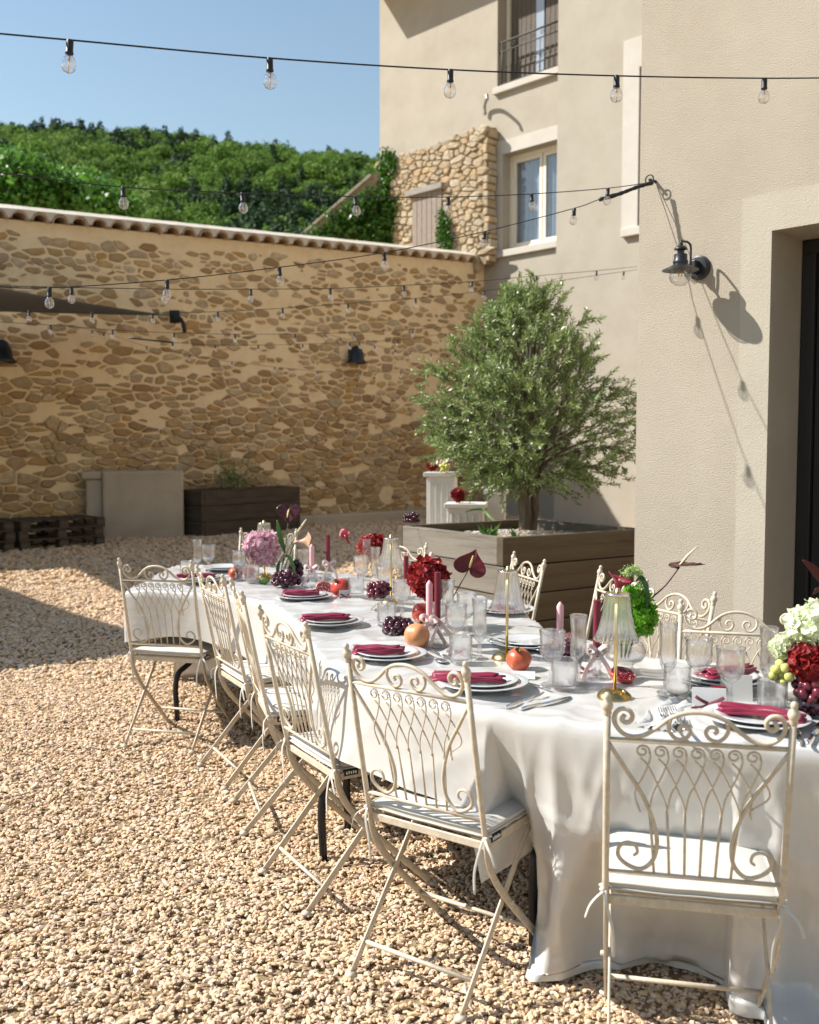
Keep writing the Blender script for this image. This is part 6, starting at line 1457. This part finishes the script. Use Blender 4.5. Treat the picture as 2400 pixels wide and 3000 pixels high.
def blade(label, pts, w_, m, name='leaf_blade', thick=True):
    P = cr(pts, 8); n = len(P); mb = MB(); prof = [w_ * math.sin(math.pi * min(.98, (k + .6) / n)) ** .7 for k in range(n)]
    b = V(P[0]); vs = []; 
    for k, p in enumerate(P):
        t = (P[min(n - 1, k + 1)] - P[max(0, k - 1)]).normalized(); s_ = t.cross(V((0, 1, .3))).normalized()
        for q in (-1, -.4, .0, .4, 1): vs.append(p - b + s_ * prof[k] * q + V((0, -1, 0)) * .25 * prof[k] * abs(q))
    fs = [(k * 5 + j, (k + 1) * 5 + j, (k + 1) * 5 + j + 1, k * 5 + j + 1) for k in range(n - 1) for j in range(4)]
    o = obj(name, mb.add(vs, fs), m, loc=b); md = o.modifiers.new('thick', 'SOLIDIFY'); md.thickness = .001; tag(o, label, 'leaf'); return o
blade('upright pale green leaf behind the pink hydrangea', [aty(836, 1620, vp2.y + .01), aty(822, 1575, vp2.y), aty(812, 1524, vp2.y)], .014, 'leaf_green')
blade('dark green leaf standing in the small vase', [aty(812, 1690, vp2.y - .02), aty(815, 1660, vp2.y - .03), aty(820, 1640, vp2.y - .03)], .009, 'leaf_dark')
blade('pale green leaf drooping over the dark grapes', [aty(826, 1632, vp2.y - .02), aty(845, 1630, vp2.y - .05), aty(858, 1655, vp2.y - .07), aty(866, 1688, vp2.y - .08)], .010, 'leaf_green')
blade('long dark strap leaf arching down beside the green hydrangea', [aty(1862, 1705, vp1.y - .02), aty(1880, 1692, vp1.y - .02), aty(1896, 1735, vp1.y - .03), aty(1895, 1800, vp1.y - .03)], .0075, 'leaf_dark')
# amaranth tassel
am = thing('amaranth', 'drooping pale green amaranth tassel above the green hydrangea', 'flower', vp1 + V((0, 0, .05))); rt_ = vp1 + V((0, 0, .05))
path = cr([aty(1832, 1680, vp1.y), aty(1858, 1668, vp1.y), aty(1876, 1690, vp1.y - .01), aty(1876, 1745, vp1.y - .02)], 10); r_ = np.random.default_rng(6); pts, rad = [], []
for k, p in enumerate(path):
    for q in range(46): pts.append(p - rt_ + V(r_.normal(0, .0075 * (1 - .6 * k / len(path)), 3)))
D = rnd_dirs(len(pts), r_); v, f = leaf_quads(np.array([p[:] for p in pts]), D, ortho(D, r_), .006, .004); obj('tassel', npmesh('tassel', v, f), 'tassel_green', am, smooth=False); stem(am, [rt_, aty(1848, 1745, vp1.y), aty(1840, 1690, vp1.y)], 'stem_green', .002)
# fruit and flower pile by the right-hand settings
fb_ = tab(2398, 2096); fst = thing('fruit_stand', 'low glass fruit stand under the big grape pile', 'stand', fb_ + V((0, 0, .001))); mb = MB(); mb.lathe([(.0006, 0), (.05, 0), (.045, .008), (.02, .02), (.02, .03), (.085, .04), (.09, .045), (.0006, .042)], 36); obj('dish', mb, 'crystal', fst)
grapes(fb_ + V((-.01, -.01, .0)), 'large tumbling pile of red grapes spilling over the fruit stand', 'grape', 74, (.068, .055, .085), .0132, 9, rest=False)
grapes(aty(2292, 1985, fb_.y + .03) - V((0, 0, .02)), 'small cluster of pale green grapes beside the white hydrangea', 'grape_green', 14, (.03, .03, .02), .0125, 10, rest=False)
hydrangea('creamy white hydrangea with green heart on top of the fruit pile', 2392, 1838, fb_.y + .02, .066, 220, 'petal_white', 5, fb_ + V((0, .02, .05)), .021); hydrangea('deep red ruffled bloom between the white hydrangea and the grapes', 2372, 1932, fb_.y - .02, .046, 170, 'petal_red', 6, fb_ + V((0, 0, .05)), .017)
hydrangea('small greenish hydrangea tuft at the side of the fruit pile', 2296, 1895, fb_.y + .04, .026, 70, 'petal_white', 15, fb_ + V((-.03, .03, .05)), .015)
blade('dark burgundy leaf rising from the fruit pile before the doorway', [fb_ + V((.03, .03, .15)), aty(2425, 1740, fb_.y + .03), aty(2385, 1670, fb_.y + .03), aty(2352, 1641, fb_.y + .03)], .012, 'leaf_burgundy'); blade('second burgundy leaf curling low over the white hydrangea', [fb_ + V((.05, .03, .15)), aty(2430, 1760, fb_.y + .03), aty(2400, 1728, fb_.y + .03), aty(2382, 1742, fb_.y + .03)], .009, 'leaf_burgundy')
# flowers on the plinths
def on_plinth(P_, dx=0): l = P_[0].location; return V((l.x + dx, l.y - .1, P_[1]))
q = on_plinth(PT1, .02); hydrangea('soft pink bloom on the tall white plinth', 1303, 1350, q.y, .065, 130, 'petal_pink', 21, q, .026); grapes(q + V((-.0, -.08, 0)), 'yellow green grapes hanging on the tall plinth', 'grape_green', 22, (.05, .03, .05), .016, 22, rest=False); hydrangea('dark red bloom tucked behind the pink one on the tall plinth', 1265, 1362, q.y + .05, .04, 70, 'petal_red', 25, q, .022)
q = on_plinth(PT2, -.04); hydrangea('red bloom sitting on the low broad plinth', 1340, 1448, q.y, .052, 120, 'petal_red', 23, q + V((0, 0, .0)), .024); 
gc = PM @ V((.03, PLD - .05, PH)); grapes(aty(1205, 1532, gc.y - .05), 'dark grapes resting on the far corner of the olive planter', 'grape_dark', 40, (.09, .05, .035), .015, 24)
blade('long strappy green leaf lying beside the low plinth', [aty(1360, 1500, 9.2), aty(1410, 1492, 9.2), aty(1440, 1520, 9.1), aty(1470, 1540, 9.0)], .012, 'leaf_green')
# ---- place cards with bows, menu card, pear and leaf
def card(px, py, w_, h, rz, lab, bow=True, lean=.25):
    t = thing('place_card', lab, 'card', tab(px, py, .001), R(rz)); mb = MB(); mb.box(-w_ / 2, w_ / 2, 0, .0012, 0, h, Matrix.Rotation(-lean, 4, 'X')); mb.box(-w_ / 2, w_ / 2, 0, .0012, 0, h, Matrix.Translation((0, 2 * h * math.sin(lean), 0)) @ Matrix.Rotation(lean, 4, 'X')); obj('card_fold', mb, 'card', t, smooth=False)
    if bow:
        b = MB()
        for s_ in (-1, 1):
            b.tube(cr([(0, -.004, h * .22), (s_ * w_ * .22, -.012, h * .42), (s_ * w_ * .42, -.012, h * .62)], 4), 1, flat=(.010, .002), side=(0, .3, 1))
            b.tube(cr([(0, -.004, h * .22), (s_ * w_ * .25, -.014, h * .12), (s_ * w_ * .55, -.02, .004)], 4), 1, flat=(.006, .002), side=(0, .5, 1))
        b.sphere((0, -.006, h * .22), .006, 8, 6); obj('bow', b, 'velvet', t)
    return t
card(2078, 2076, .09, .055, -12, 'white place card with a wide burgundy velvet bow'); card(1345, 1922, .06, .05, -20, 'white place card with a thin red ribbon bow beside the tumbler'); card(1010, 1752, .05, .035, 10, 'white place card with a small burgundy bow by the red pomegranate'); card(1728, 1975, .06, .035, -30, 'small white card with a red ribbon near the burgundy candle')
mc_ = card(2160, 2058, .085, .075, -8, 'blank white menu card standing behind the goblet', False); card(1532, 1990, .075, .03, -8, 'low white card behind the plate beside the two knives', False, .9)
rs = obj('red_slip', MB().box(-.02, .02, 0, .0015, .03, .042), 'card_red', loc=tab(2104, 2064, .01), rot=(0, 0, R(-10)), smooth=False); tag(rs, 'small red paper slip at the edge of the menu card', 'paper')
pr = thing('pear', 'small green pear lying by the dark grapes', 'pear', tab(775, 1708, .02), rot=(R(80), 0, R(60))); mb = MB(); mb.lathe([(.0006, -.028), (.016, -.026), (.022, -.012), (.021, .002), (.014, .018), (.008, .03), (.0006, .034)], 20); obj('fruit', mb, 'stem_green', pr); s_ = MB(); s_.tube([(0, 0, .033), (.003, 0, .046)], .0015, 5); obj('stalk', s_, 'stem_brown', pr)
